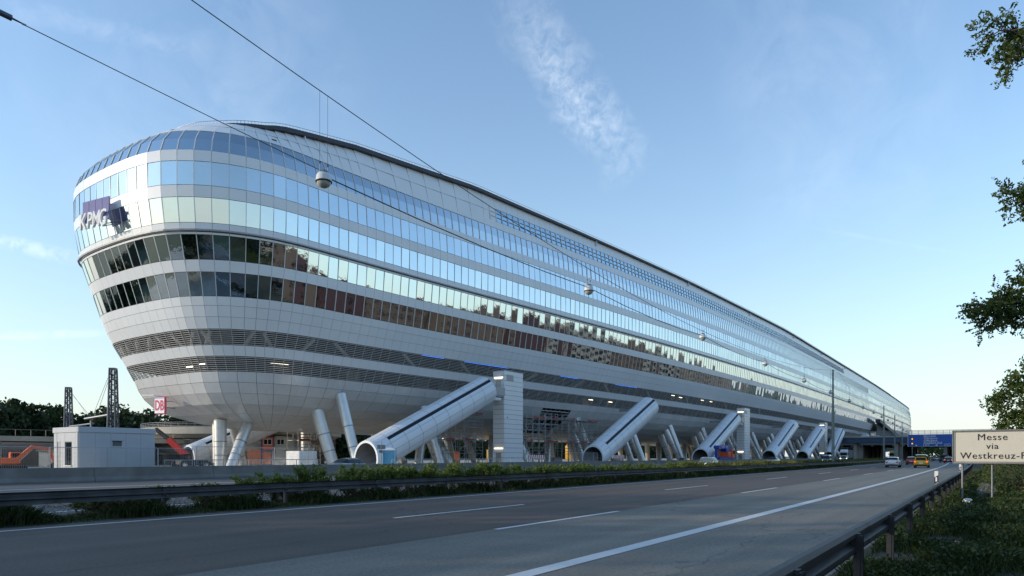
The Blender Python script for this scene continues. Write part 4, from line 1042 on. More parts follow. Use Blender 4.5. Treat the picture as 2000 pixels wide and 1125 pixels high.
for s_, z in (('München', 8.75), ('Würzburg', 7.9), ('Offenbach', 7.05), ('Frankfurt-Süd', 6.2)):
    put_text(text_mesh(s_, 1.05, signw, .01, 0, .02, align='LEFT'), t, FACE_NU, (-.16, 2.6, z+.0))
q = MB()
for y in (5.0, -1.5):
    q.add([(-.16, y-.45, 5.55), (-.16, y, 6.05), (-.16, y+.45, 5.55), (-.16, y+.1, 5.62), (-.16, y+.1, 5.35), (-.16, y-.1, 5.35), (-.16, y-.1, 5.62)], [(0, 1, 2, 3, 4, 5, 6)], signw)
for y in (2.3, 1.3, -4.4, -5.4):
    n_ = 12
    for k in range(n_):
        a, b = 2*PI*k/n_, 2*PI*(k+1)/n_; q.bar((-.16, y+math.cos(a)*.42, 5.75+math.sin(a)*.42), (-.16, y+math.cos(b)*.42, 5.75+math.sin(b)*.42), .02, .12, signw)
q.build('arrow', t)
q = MB(); q.box((.5, 0, 9.0), (1.0, 14, .2), galv); q.box((.5, 0, 6.2), (1.0, 14, .2), galv); q.build('bracket', t)
t = root('traffic_signal_post', 290, -16.3+bend(290), 0, 'slim post with two small amber signal lights left of the blue overhead sign', 'signal post')
q = MB(); q.tube((0, 0, 0), (0, 0, 9), .18, .12, green_pole, 10); q.build('shaft', t)
for z in (7.9, 6.2):
    q = MB(); q.box((-.15, 0, z), (.3, .5, .8), blackp, bev=.05); h_ = q.build('signal_head', t); q = MB(); q.lathe([(0, .0), (.2, .0), (.2, .05), (0, .05)], pm('amber_lens', (1, .35, .03), .3, emit=1.5)); o = q.build('lens', h_); o.matrix_local = Matrix.Translation((-.32, 0, z)) @ Matrix.Rotation(PI/2, 4, 'Y')
t = root('info_column', 262, -47.6, 0, 'tall pale advertising column sign standing in front of the third lift tower', 'sign')
q = MB(); q.box((0, 0, 1.4), (.3, .4, 2.8), galv); q.box((.9, 0, 1.4), (.3, .4, 2.8), galv); q.build('post', t)
q = MB(); q.box((.4, 0, 4.9), (2.6, .6, 4.2), cream, bev=.08); q.build('panel', t)
q = MB(); q.box((.5, -.32, 5.6), (.5, .03, 1.6), signb); q.box((.5, -.32, 3.9), (.8, .03, .8), signb); q.build('print', t)

# ------------------------------------------------------------------ vehicles
glassr = pm('tail_light_red', (.5, .01, .01), .25, spec=.8); headl = pm('headlight_on', (1, .97, .9), .2, emit=4.0); brakel = pm('brake_light_on', (1, .12, .05), .3, emit=.9)
plate_m = pm('number_plate', (.75, .75, .72), .4); chrome = pm('wheel_alloy', (.5, .5, .5), .3, .8)
def wheel(parent, x, y, r, w=.2, n=18):
    t = MB(); 
    prof = [(r*.62, -w/2), (r*.93, -w/2), (r, -w*.3), (r, w*.3), (r*.93, w/2), (r*.62, w/2)]
    t.lathe(prof, rubber, n=n); o = t.build('wheel', parent); o.matrix_local = Matrix.Translation((x, y, r)) @ Matrix.Rotation(PI/2, 4, 'X')
    t = MB(); t.lathe([(r*.64, -w*.4), (r*.5, -w*.2), (r*.12, -w*.3), (0, -w*.3)], chrome, n=n); t.lathe([(r*.64, w*.4), (r*.5, w*.2), (r*.12, w*.3), (0, w*.3)], chrome, n=n); t.build('rim', o)
def car(name, u, v, label, paint, st_, wheels, wr=.32, heading=0, lights='off', cat='car', group=None, wid=.89):
    """st_: stations (x, zbelt, zroof, half width at belt factor, half width of roof factor); x forward"""
    t = root(name, u, v, 0, label, cat, group, rz=heading)
    b = MB(); gl = MB(); n = len(st_); rings = []
    for x, zb_, zr_, fb, fr in st_:
        hw = wid*fb; rings.append([(x, hw*.90, .22), (x, hw*.99, .40), (x, hw, .62), (x, hw*.985, zb_*.96), (x, hw*.95, zb_)])
    def full(r): return r+[(p[0], -p[1], p[2]) for p in reversed(r)]
    R = [full(r) for r in rings]; m = len(R[0]); vs = [p for r in R for p in r]; fs = []
    for i in range(n-1):
        for k in range(m): fs.append((i*m+k, (i+1)*m+k, (i+1)*m+(k+1) % m, i*m+(k+1) % m))
    fs.append(tuple(range(m))); fs.append(tuple(reversed(range((n-1)*m, n*m)))); b.add(vs, fs, paint, True)
    R = []
    for x, zb_, zr_, fb, fr in st_:
        if zr_ > zb_+.02: R.append([(x, wid*fb*.95, zb_-.01), (x, wid*fr*1.02, zb_+(zr_-zb_)*.8), (x, wid*fr*.90, zr_-.02), (x, wid*fr*.5, zr_+.015), (x, -wid*fr*.5, zr_+.015), (x, -wid*fr*.90, zr_-.02), (x, -wid*fr*1.02, zb_+(zr_-zb_)*.8), (x, -wid*fb*.95, zb_-.01)])
    for i in range(len(R)-1):
        steep = abs(R[i+1][3][2]-R[i][3][2]) > .18
        for k in range(7):
            f = (R[i][k], R[i+1][k], R[i+1][k+1], R[i][k+1]); glassy = steep and k in (1, 2, 3, 4, 5) or k in (0, 6)
            (gl if glassy else b).face(f, carglass if glassy else paint, not glassy)
    b.face(R[0], paint); b.face(list(reversed(R[-1])), paint)
    x0 = R[0][0][0]; h0, h1 = R[0][0][2], R[0][3][2]; hw = R[0][1][1]
    if h1-h0 > .3: gl.face([(x0-.012, hw*.88, h0+.08), (x0-.012, -hw*.88, h0+.08), (x0-.012, -hw*.84, h1-.1), (x0-.012, hw*.84, h1-.1)], carglass)
    b.build('body', t); gl.build('window', t)
    for x in wheels:
        for s in (-1, 1): wheel(t, x, s*(wid-.10), wr)
    xr, xf = st_[0][0], st_[-1][0]; zb0 = st_[0][1]
    for s in (-1, 1):
        q = MB(); q.box((xr-.01+.06, s*(wid*st_[0][3]-.12), zb0*.86), (.16, .20, .20), brakel if lights == 'brake' else glassr, bev=.03); q.build('tail_light', t)
        q = MB(); q.box((xf-.06, s*(wid*st_[-1][3]-.16), .66), (.18, .26, .15), headl if lights == 'head' else lampg, bev=.03); q.build('headlight', t)
        q = MB(); q.box((st_[len(st_)//2+1][0]+.1, s*(wid+.07), st_[2][1]+.06), (.12, .16, .12), paint, bev=.03); q.build('mirror', t)
    q = MB(); q.box((xr-.015, 0, .62), (.03, .50, .12), plate_m, bev=.005); q.build('number_plate', t)
    q = MB(); q.box((xr+.03, 0, .34), (.16, wid*1.72, .2), blackp, bev=.05); q.build('bumper', t)
    return t
HATCH = [(-2.1, .86, .86, .86, .5), (-2.05, .98, .98, .92, .62), (-1.95, 1.0, 1.08, .95, .70), (-1.55, .97, 1.42, .99, .76), (-.9, .95, 1.48, 1, .80), (.1, .93, 1.48, 1, .80), (.55, .93, 1.38, 1, .78), (1.15, .93, .95, 1, .7), (1.8, .82, .82, .94, .5), (2.15, .62, .62, .80, .5)]
MPV = [(-2.0, .98, 1.5, .93, .74), (-1.9, 1.0, 1.76, .97, .80), (-1.0, 1.0, 1.82, 1, .82), (.2, .98, 1.80, 1, .82), (.55, .98, 1.66, 1, .8), (1.15, .97, 1.0, 1, .7), (1.7, .9, .9, .96, .5), (2.02, .66, .66, .82, .5)]
VAN = [(-2.4, 1.05, 1.85, .96, .84), (-2.3, 1.05, 1.96, .98, .86), (-1.0, 1.05, 2.0, 1, .88), (.7, 1.05, 1.96, 1, .88), (1.1, 1.05, 1.8, 1, .84), (1.75, 1.02, 1.08, 1, .8), (2.2, .9, .9, .96, .5), (2.42, .66, .66, .88, .5)]
SED = [(-2.25, .88, .88, .88, .5), (-2.1, .96, .97, .94, .6), (-1.7, .97, 1.0, .97, .7), (-1.1, .95, 1.36, 1, .74), (-.5, .93, 1.43, 1, .77), (.3, .92, 1.42, 1, .77), (1.0, .92, .96, 1, .7), (1.8, .8, .8, .94, .5), (2.25, .6, .6, .8, .5)]
wp = pm('car_paint_white', (.70, .71, .72), .3, 0, .02, coat=1); yp = pm('car_paint_yellow', (.72, .40, .01), .35, 0, .02, coat=.6); rp_ = pm('car_paint_red', (.35, .01, .015), .3, 0, .02, coat=1)
dk = pm('car_paint_dark', (.025, .028, .034), .3, .3, .02, coat=1); sv = pm('car_paint_silver', (.30, .33, .36), .3, .7, .02, coat=1); bv = pm('car_paint_blue', (.03, .12, .32), .3, .2, .02, coat=1)
turn = math.radians(.9)
car('hatchback_car', 112.7, -11.4, 'white hatchback driving away in the middle lane, nearest car on the road', wp, HATCH, (-1.3, 1.3), heading=turn)
car('panel_van', 110.5, -7.7, 'yellow compact van with black bumper driving away in the right lane', yp, MPV, (-1.3, 1.3), heading=turn, lights='brake', cat='van')
car('red_car', 148, -11.9, 'dark red hatchback driving away just beyond the yellow van', rp_, HATCH, (-1.3, 1.3), heading=turn)
car('grey_van', 201, -9.2, 'dark grey van far ahead near the blue overhead sign', dk, VAN, (-1.5, 1.5), heading=turn*2, cat='van', wid=1.0)
car('dark_car', 183.6, -7.6, 'dark saloon car braking in the right lane in front of the grey van', dk, SED, (-1.35, 1.35), heading=turn*2, lights='brake')
car('silver_car', 88.5, -30.5, 'silver hatchback coming towards the camera behind the median plants', sv, HATCH, (-1.3, 1.3), heading=PI, lights='head')
car('silver_van', 171, -30.8, 'silver blue compact van coming towards the camera left of the tallest lamp pole', sv, MPV, (-1.3, 1.3), heading=PI, lights='head', cat='van')
car('silver_saloon', 140, -35, 'low silver saloon coming towards the camera, mostly hidden by median grass', sv, SED, (-1.35, 1.35), heading=PI)
car('blue_van', 196, -35.5, 'blue van behind the silver van on the opposite carriageway', bv, VAN, (-1.5, 1.5), heading=PI, cat='van', wid=1.0)
car('parked_silver_car', 43.9, -49.2, 'silver saloon parked behind the concrete barrier beside the white container box', sv, SED, (-1.35, 1.35), heading=PI*.04)
for k, (u, v) in enumerate(((250, -17.5), (275, -14.8), (268, -18.8))): car('far_car', u, v+0, ('tiny dark car under the bridge, left of the others', 'tiny silver car far under the bridge', 'tiny blue car far ahead under the bridge')[k], (dk, sv, bv)[k], HATCH, (-1.3, 1.3), heading=turn*2, group='far cars under the bridge')
def truck(u, v, label, cabm, boxm, heading=PI, L_=9):
    t = root('lorry', u, v, 0, label, 'lorry', rz=heading)
    q = MB(); q.box((1.0, 0, 2.0), (2.0, 2.4, 2.5), cabm, bev=.15); q.prism([(0.1, 3.2), (1.8, 3.2), (.5, 3.9), (.1, 3.9)], -1.1, 1.1, cabm); q.build('cab', t)
    q = MB(); q.box((2.01, 0, 2.35), (.04, 2.1, 1.0), carglass, bev=.015); q.box((1.4, 1.21, 2.4), (.8, .03, .8), carglass); q.box((1.4, -1.21, 2.4), (.8, .03, .8), carglass); q.build('window', t)
    q = MB(); q.box((2.02, 0, 1.3), (.05, 1.5, .6), blackp, bev=.02); q.build('grille', t); q = MB(); q.box((2.04, 0, .75), (.2, 2.4, .5), cabm, bev=.05); q.build('bumper', t)
    for s in (-1, 1):
        q = MB(); q.box((2.13, s*.95, .8), (.08, .3, .2), headl, bev=.02); q.build('headlight', t); q = MB(); q.box((1.8, s*1.4, 2.4), (.12, .2, .8), blackp, bev=.03); q.build('mirror', t)
    q = MB(); q.box((-.4-L_/2, 0, 2.35), (L_, 2.5, 2.7), boxm, bev=.04); q.build('trailer', t); q = MB(); q.box((-L_/2, 0, .9), (L_+1.5, .9, .25), railm); q.build('chassis', t)
    for x in (1.2, -1.2, -L_+1.2, -L_+2.4):
        for s in (-1, 1): wheel(t, x, s*1.05, .5, .35)
truck(258, -40.8, 'white lorry with grey trailer coming towards the camera under the road bridge', white, galv)
truck(330, -33.5, 'pale yellow lorry with headlights on far under the dark bridge', pm('lorry_yellow', (.45, .36, .1), .4), galv)
# truck crane
t = root('truck_crane', 146, -48.6, 0, 'blue and orange truck crane with folded blue boom parked behind the concrete barrier', 'mobile crane')
q = MB(); q.box((5, 0, 1.15), (10.5, 2.3, .45), bluem); q.build('chassis', t)
q = MB(); q.box((9.6, 0, 2.1), (1.9, 2.3, 2.0), orangem, bev=.15); q.build('cab', t); q = MB(); q.box((9.7, -1.17, 2.5), (1.2, .04, .8), carglass, bev=.01); q.box((10.57, 0, 2.5), (.03, 2, .8), carglass); q.build('window', t)
q = MB(); q.box((7.2, 0, 2.0), (2.0, 2.0, 1.2), orangem, bev=.1); q.build('engine_cover', t)
q = MB(); q.bar((1.0, 0, 3.55), (9.3, 0, 3.75), 1.0, .75, bluem); q.bar((.2, 0, 3.55), (1.0, 0, 3.55), .7, .5, bluem); q.prism([(6.2, 2.6), (8.6, 2.6), (9.0, 3.5), (5.6, 3.4)], -.6, .6, bluem); q.build('boom', t)
q = MB(); q.bar((1.2, 0, 3.4), (1.0, 0, 1.3), .6, .5, bluem); q.bar((2.6, 0, 3.2), (2.6, 0, 1.4), .25, .25, orangem); q.bar((3.0, .6, 3.2), (3.0, .6, 1.4), .2, .2, orangem); q.build('support', t)
for x in (1.2, 2.6, 7.6, 9.2):
    for s in (-1, 1): wheel(t, x, s*1.0, .52, .35)
q = MB()
for x in (.5, 4.8): q.box((x, 0, .8), (.3, 2.9, .3), bluem)
q.build('outrigger', t)
q = MB(); q.box((4.2, -.515, 3.66), (1.4, .02, .2), white); q.box((6.6, -.515, 3.70), (1.0, .02, .2), white); q.build('marking', t)

# ------------------------------------------------------------------ site things
boxp = pm('cabin_panel_grey', (.50, .52, .54), .55, 0, .05, .6, dark=(.38, .4, .42), dscale=.5, amt=.35)
t = root('site_office', 19.9, -47.7, 0, 'pale grey flat-roofed site building with small window, behind the barrier at left', 'site cabin')
LW, DW, HH = 4.85, 3.7, 3.45
q = MB(); q.box((LW/2, DW/2, (HH-.3)/2), (LW-.1, DW-.1, HH-.35), seam); q.build('core', t)
for k in range(5):
    q = MB(); w_ = LW/5; x0_ = k*w_+.006; x1_ = (k+1)*w_-.006
    if k == 2:
        q.box(((x0_+x1_)/2, .03, 1.2), (x1_-x0_, .06, 2.4-.3), boxp); q.box(((x0_+x1_)/2, .03, 2.88), (x1_-x0_, .06, .55), boxp)
        q.box((x0_+.05, .03, 2.43), (.1, .06, .36), boxp); q.box((x1_-.13, .03, 2.43), (.26, .06, .36), boxp)
    else: q.box(((x0_+x1_)/2, .03, 1.65), (x1_-x0_, .06, 3.0), boxp)
    q.build('wall_panel', t)
q = MB(); q.box((2.38, .1, 2.43), (.6, .04, .36), inner); w = q.build('window', t); q = MB(); q.box((2.34, .0, 2.62), (.66, .1, .03), seam); q.box((2.34, .0, 2.24), (.66, .1, .03), white); q.build('frame', w)
for k, (y0, y1) in enumerate(((0.06, .5), (.5, 1.0), (2.0, 2.6), (3.2, 3.65))):
    q = MB(); q.box((.03, (y0+y1)/2+.02, 1.65), (.06, y1-y0-.02, 3.0), boxp); q.build('wall_panel', t)
q = MB(); q.box((.03, 1.5, 2.85), (.06, 1.0, .6), boxp); q.box((.03, 2.9, 2.85), (.06, .56, .6), boxp); q.box((.03, 1.5, .5), (.06, 1.0, .9), boxp); q.build('wall_panel', t)
q = MB(); q.box((.06, 1.5, 1.75), (.03, .9, 1.5), carglass); w = q.build('window', t); q = MB(); q.box((-.02, 1.5, .97), (.12, 1.06, .06), white); q.build('sill', w)
q = MB(); q.box((.05, 2.9, 1.3), (.04, .56, 2.5), frame_g); q.build('door', t)
q = MB(); q.box((LW/2, DW/2, HH-.13), (LW+.10, DW+.10, .36), boxp, bev=.02); q.build('roof', t)
q = MB(); q.box((.0, .12, 1.75), (.1, .1, 3.4), boxp, bev=.01); q.build('corner_trim', t)
def mesh_fence(u0, u1, v, h, label, pitch=3.3):
    t = root('mesh_fence', u0, v, 0, label, 'fence', 'mesh fence panels along the building site')
    x = 0
    while x < u1-u0-.1:
        q = MB(); w = min(pitch, u1-u0-x)
        q.tube((x+.03, 0, 0), (x+.03, 0, h), .022, .022, fence_m, 7); q.tube((x+w-.03, 0, 0), (x+w-.03, 0, h), .022, .022, fence_m, 7); q.tube((x+.03, 0, h), (x+w-.03, 0, h), .02, .02, fence_m, 7); q.tube((x+.03, 0, .15), (x+w-.03, 0, .15), .02, .02, fence_m, 7); q.build('panel_frame', t)
        q = MB()
        for k in range(int(w/.11)): q.bar((x+.06+k*.11, 0, .15), (x+.06+k*.11, 0, h), .006, .006, fence_m)
        for k in range(8): q.bar((x+.03, 0, .3+k*.25), (x+w-.03, 0, .3+k*.25), .006, .006, fence_m)
        tag(q.build('wire_mesh', t), kind='stuff'); x += pitch
mesh_fence(8, 27, -46.8, 2.15, 'mesh fence panels in front of the grey site building')
mesh_fence(27.5, 38, -47.2, 2.3, 'mesh fence panels between the site building and the white box')
mesh_fence(84, 92, -48.5, 2.1, 'mesh fence panels right of the nearest lift tower foot')
t = root('railing', 25, -46.9, 0, 'low grey railing with upright bars behind the barrier, right of the site building', 'railing')
for k in range(7):
    q = MB(); x = 2.2*k; q.tube((x, 0, 0), (x, 0, 1.35), .03, .03, fence_m, 8); q.build('post', t)
q = MB(); q.tube((0, 0, 1.33), (13.3, 0, 1.33), .025, .025, fence_m, 8); q.tube((0, 0, .2), (13.3, 0, .2), .02, .02, fence_m, 8); q.build('handrail', t)
q = MB()
for k in range(100): q.bar((.13*k, 0, .2), (.13*k, 0, 1.33), .014, .014, fence_m)
tag(q.build('baluster', t), kind='stuff')
t = root('railing', 47, -46.9, 0, 'low galvanised rail on the barrier side of the nearest stair tube', 'railing')
for k in range(12): q = MB(); q.tube((2.2*k, 0, 0), (2.2*k, 0, 1.3), .03, .03, fence_m, 8); q.build('post', t)
q = MB(); q.tube((0, 0, 1.3), (26, 0, 1.3), .025, .025, fence_m, 8); q.tube((0, 0, .8), (26, 0, .8), .02, .02, fence_m, 8); q.build('handrail', t)
t = root('storage_box', 38.4, -49.6, 0, 'plain white box container behind the barrier, left of the leaning pillars', 'container')
q = MB(); q.box((.9, .9, 1.03), (1.9, 1.8, 2.06), pm('box_white', (.74, .72, .68), .6), bev=.02); q.build('body', t); q = MB()
for x in (.02, 1.8): q.box((x, -.02, 1.03), (.06, .05, 2.0), white)
q.build('edge_trim', t)
# portable toilet
t = root('portable_toilet', 49.4, -49.6, 0, 'white and light blue portable toilet cabin in front of the nearest stair tube', 'portable toilet', rz=math.radians(38))
tb = pm('toilet_blue', (.08, .30, .48), .5); tw = pm('toilet_white', (.66, .68, .68), .5)
q = MB()
for s, m_ in ((0, tw), (1, tb), (2, tw), (3, tb)):
    M_ = Matrix.Rotation(s*PI/2, 3, 'Z')
    c = M_ @ Vector((0, -.57, 1.1)); q.box(c, (1.16, .06, 2.1), m_, rz=s*PI/2, bev=.01)
q.build('wall', t)
q = MB(); q.box((0, 0, 2.2), (1.24, 1.24, .12), tw, bev=.05); q.add([(-.6, -.6, 2.25), (.6, -.6, 2.25), (.6, .6, 2.25), (-.6, .6, 2.25), (-.3, -.3, 2.45), (.3, -.3, 2.45), (.3, .3, 2.45), (-.3, .3, 2.45)], [(0, 1, 5, 4), (1, 2, 6, 5), (2, 3, 7, 6), (3, 0, 4, 7), (4, 5, 6, 7)], tw); q.build('roof', t)
q = MB(); q.box((0, -.61, 1.05), (.72, .03, 1.9), tw, bev=.01); d = q.build('door', t); q = MB(); q.lathe([(.10, 0), (.14, 0), (.14, .02), (.10, .02)], blackp, n=14); o = q.build('emblem', d); o.matrix_local = Matrix.Translation((0, -.64, 1.45)) @ Matrix.Rotation(PI/2, 4, 'X')
o = sub('emblem', o, d); o.matrix_local = Matrix.Translation((0, -.64, 1.22)) @ Matrix.Rotation(PI/2, 4, 'X')
q = MB()
for s in (-1, 1):
    for r_ in (-1, 1): q.tube((s*.58, r_*.58, 0), (s*.58, r_*.58, 2.2), .05, .05, tb, 8)
q.build('corner_post', t)
t = root('small_signpost', 47.0, -48.3, 0, 'slim post with four small square signs seen from behind, at the stair tube mouth', 'sign post')
q = MB(); q.tube((0, 0, 0), (0, 0, 3.0), .035, .035, galv, 8); q.build('post', t)
for x, z, s in ((-.3, 2.5, .5), (.3, 2.5, .5), (-.16, 2.05, .32), (.22, 2.05, .32)): q = MB(); q.box((x, .04, z), (s, .02, s*.82), frame_g, bev=.008); q.build('sign_back', t)
ym = pm('sunlit_glow_yellow', (.55, .33, .03), .5)  # sunlit glow under the hull, put into the yellow of two added objects
t = root('glow_tank', 166, -95, 0, 'yellow tank added for the sunlit glow between the pillars right of the nearest lift tower', 'tank')  # added tank, its yellow standing in for sunlit ground clutter
q = MB(); q.lathe([(0, .6), (2.2, .6), (2.4, .8), (2.4, 4.4), (1.9, 4.9), (0, 5.1)], ym, n=24); q.build('shell', t)
q = MB()
for a_ in range(4): q.box((1.7*math.cos(a_*PI/2+.8), 1.7*math.sin(a_*PI/2+.8), .35), (.3, .3, .7), galv)
q.build('leg', t)
t = root('glow_skip', 118, -88, 0, 'yellow skip added for the sunlit glow behind the scaffold', 'skip')  # added skip, a second yellow patch for the sunlit glow
q = MB(); q.prism([(0, .9), (.6, .1), (4.4, .1), (5, .9), (5, 3.0), (0, 3.0)], -1.2, 1.2, ym); q.build('tub', t)
q = MB(); q.box((2.5, -1.25, 2.9), (5.1, .12, .15), galv); q.build('rim', t)
# scaffolding
plank = pm('scaffold_plank', (.35, .30, .24), .8); redb = pm('toe_board_red', (.45, .04, .03), .6); scf = pm('scaffold_tube', (.36, .37, .38), .4, .7)
def scaffold(u, v, nx, ny, nz, label, bx=2.0, by=1.4, bz=2.0, top=True):
    t = root('scaffold', u, v, 0, label, 'scaffolding', 'scaffolds under the building')
    for i in range(nx+1):
        for j in range(ny+1):
            q = MB(); q.tube((i*bx, j*by, 0), (i*bx, j*by, nz*bz+1.0), .045, .045, scf, 6, False); q.build('standard', t)
    q = MB()
    for k in range(1, nz+1):
        for j in range(ny+1):
            for dz in (0, .5, 1.0): q.tube((0, j*by, k*bz+dz), (nx*bx, j*by, k*bz+dz), .03, .03, scf, 5, False)
        for i in range(nx+1): q.tube((i*bx, 0, k*bz), (i*bx, ny*by, k*bz), .03, .03, scf, 5, False)
    tag(q.build('ledger', t), kind='stuff'); q = MB()
    for k in range(nz):
        for i in range(nx):
            if (i+k) % 2: q.tube((i*bx, 0, k*bz), ((i+1)*bx, 0, (k+1)*bz), .028, .028, scf, 5, False)
            elif i % 3 == 0: q.tube(((i+1)*bx, 0, k*bz), (i*bx, 0, (k+1)*bz), .028, .028, scf, 5, False)
    tag(q.build('brace', t), kind='stuff')
    for k in range(1, nz+1):
        if k == nz or k % 2 == 0:
            for i in range(nx):
                if (i*7+k) % 4 == 3: continue
                q = MB(); q.box(((i+.5)*bx, ny*by/2, k*bz+.06), (bx-.04, ny*by-.1, .06), plank); q.build('platform', t)
                if (i+k) % 3: q = MB(); q.box(((i+.5)*bx, -.04, k*bz+.18), (bx-.06, .03, .18), redb); q.build('toe_board', t)
    return t
scaffold(75.5, -64.5, 4, 2, 4, 'tall scaffold left of the nearest lift tower under the hull', bx=2.2)
scaffold(89.5, -62.5, 7, 2, 4, 'wide scaffold under the open gap in the hull, right of the nearest lift tower')
scaffold(104, -60.5, 6, 2, 4, 'scaffold with red toe boards beside the second stair tube mouth', bx=2.2)
scaffold(187, -55, 6, 2, 4, 'scaffold right of the second lift tower')
scaffold(66.5, -86, 2, 2, 3, 'small scaffold between the pillars under the nose')
scaffold(76, -96, 3, 1, 3, 'narrow scaffold deep under the hull beside a pillar')
stripe_w = white
for k, (u, v, lb) in enumerate(((75, -50, 'red and white striped warning board left of the nearest lift tower'), (99, -49.5, 'red and white striped warning board in front of the second stair tube'))):
    t = root('warning_board', u, v, 0, lb, 'warning board', 'striped warning boards'); q = MB(); q.box((2, 0, 1.5), (4.4, .08, .55), white); q.build('board', t)
    for i in range(8): q = MB(); x = .1+i*.52; q.add([(x, -.045, 1.225), (x+.22, -.045, 1.225), (x+.42, -.045, 1.775), (x+.2, -.045, 1.775)], [(0, 1, 2, 3)], redm); q.build('stripe', t)
    q = MB(); q.box((.4, 0, .6), (.1, .1, 1.2), galv); q.box((3.6, 0, .6), (.1, .1, 1.2), galv); q.build('leg', t)
def lattice_mast(X, Y, h, w0, label):
    t = bpy.data.objects.new('lattice_mast', None); COL.objects.link(t); t.location = (X, Y, 0); t.rotation_euler = (0, 0, .1); tag(t, label, 'lattice mast', 'railway masts behind the site')
    q = MB(); n = 13
    def c(k, s): z = h*k/n; w = w0*(1-.42*k/n)/2; return Vector(((-w, -w, z), (w, -w, z), (w, w, z), (-w, w, z))[s % 4])
    for s in range(4): q.bar(c(0, s), c(n, s), .19, .19, mast_m)
    q.build('chord', t); q = MB()
    for k in range(n):
        for s in range(4): q.bar(c(k, s), c(k+1, s+1) if (k+s) % 2 else c(k, s), .08, .08, mast_m); q.bar(c(k, s+1) if (k+s) % 2 == 0 else c(k, s), c(k+1, s) if (k+s) % 2 == 0 else c(k, s+1), .08, .08, mast_m); q.bar(c(k+1, s), c(k+1, s+1), .10, .06, mast_m)
    q.build('lattice', t); q = MB(); q.box((0, 0, h+.1), (w0*.7, w0*.7, .25), mast_m); q.build('cap', t); return t
lattice_mast((221-1000)/1333*90, 90, 13.0, 1.12, 'taller lattice mast behind the right part of the grey site building')
lattice_mast((134-1000)/1333*108, 108, 12.3, 1.05, 'shorter lattice mast behind the left part of the grey site building')
q = MB(); 
for a, b in ((px(213, 733, 90), px(176, 826, 96)), (px(213, 740, 90), px(184, 826, 95)), (px(139, 765, 108), px(176, 818, 96)), (px(139, 768, 108), px(184, 822, 95))): q.tube(a, b, .025, .025, cable, 4, False)
tag(q.build('guy_wire'), 'thin guy wires running down from the lattice masts', 'cable')
q = MB(); a, b = px(166, 818, 92), px(214, 810, 90); q.tube(a, b, .16, .16, galv, 8); q.tube(px(178, 816, 92), px(178, 840, 92), .12, .12, galv, 8); q.tube(px(136, 833, 100), px(183, 827, 92), .12, .12, galv, 8)
tag(q.build('cantilever_arm'), 'grey horizontal arm reaching from the taller lattice mast above the site building', 'mast arm')
# circular ramp
def ramp(z, r, w, label, cx=(480-1000)/1333*140, cy=140):
    t = bpy.data.objects.new('ramp_bridge', None); COL.objects.link(t); t.location = (cx, cy, 0); tag(t, label, 'ramp', 'round concrete ramps behind the nose')
    q = MB(); n = 72; prof = [(r, z+.9), (r, z-.4), (r-.5, z-.45), (r-1.6, z-1.1), (r-w+1, z-1.1), (r-w, z-.4), (r-w, z+.9), (r-w+.25, z+.9), (r-w+.25, z), (r-.25, z), (r-.25, z+.9)]
    q.lathe(prof+[prof[0]], concl, n=n, smooth=False); q.build('deck', t)
    q = MB()
    for k in range(3): q.lathe([(r-.1, z+1.05+k*.3), (r-.04, z+1.05+k*.3), (r-.04, z+1.12+k*.3), (r-.1, z+1.12+k*.3)], galv, n=n)
    for k in range(72): a = 2*PI*k/72; q.bar((r*math.cos(a)*.997, r*math.sin(a)*.997, z+.9), (r*math.cos(a)*.997, r*math.sin(a)*.997, z+1.75), .06, .06, galv)
    tag(q.build('railing', t), kind='stuff')
    for k in range(12): a = 2*PI*k/12+.2; q = MB(); q.box(((r-w/2)*math.cos(a), (r-w/2)*math.sin(a), (z-1.1)/2), (1.2, 1.2, z-1.1), concl, rz=a); q.build('pillar', t)
ramp(6.0, 19, 8, 'upper ring of the round concrete ramp behind the nose pillars'); ramp(2.9, 17.5, 7, 'lower ring of the round concrete ramp behind the nose pillars')
t = root('overpass', 15, -119, 0, 'low concrete overpass with dark underside at the far left', 'bridge')
q = MB(); q.box((38, 6, 4.25), (80, 12, .75), concl); q.build('deck', t); q = MB()
for k in range(40): q.box((2*k, 0, 5.1), (.06, .06, 1.0), galv)
q.box((38, 0, 5.6), (80, .06, .06), galv); tag(q.build('railing', t), kind='stuff')
for x in (10, 24, 40, 56, 72): q = MB(); q.box((x, 6, 2), (1.4, 9, 3.8), concl); q.build('pier', t)
q = MB(); q.box((38, 14, 2), (80, 1, 4), concl); q.build('back_wall', t)
# excavator
def excavator(u, v, rz, label, m=orangem, s=1.0):
    t = root('excavator', u, v, 0, label, 'excavator', rz=rz); t.scale = (s, s, s)
    for y in (-1, 1):
        q = MB(); q.box((0, y*.95, .4), (3.4, .5, .75), rubber, bev=.3); q.build('track', t)
    q = MB(); q.box((-.5, 0, 1.35), (2.6, 2.2, .9), m, bev=.15); q.build('body', t); q = MB(); q.box((.55, .6, 1.75), (1.2, .95, 1.6), m, bev=.1); c = q.build('cab', t); q = MB(); q.box((1.16, .6, 1.95), (.03, .8, 1.0), carglass); q.box((.55, .09, 1.95), (.9, .03, .9), carglass); q.build('window', c)
    q = MB(); q.bar((.6, -.2, 1.5), (2.4, -.2, 3.3), .35, .5, m); q.bar((2.3, -.2, 3.3), (4.4, -.2, 3.0), .33, .42, m); q.bar((.9, -.2, 1.4), (2.3, -.2, 2.9), .14, .14, steel); q.build('boom', t)
    q = MB(); q.bar((4.3, -.2, 3.15), (4.9, -.2, 1.1), .28, .36, m); q.build('stick', t); q = MB(); q.prism([(4.7, 1.2), (5.3, .9), (5.2, .2), (4.4, .1), (4.2, .7)], -.7, .3, railm); q.build('bucket', t)
excavator(29.2, -86, math.radians(-8), 'orange excavator with bent arm standing left of the grey site building', s=.8)
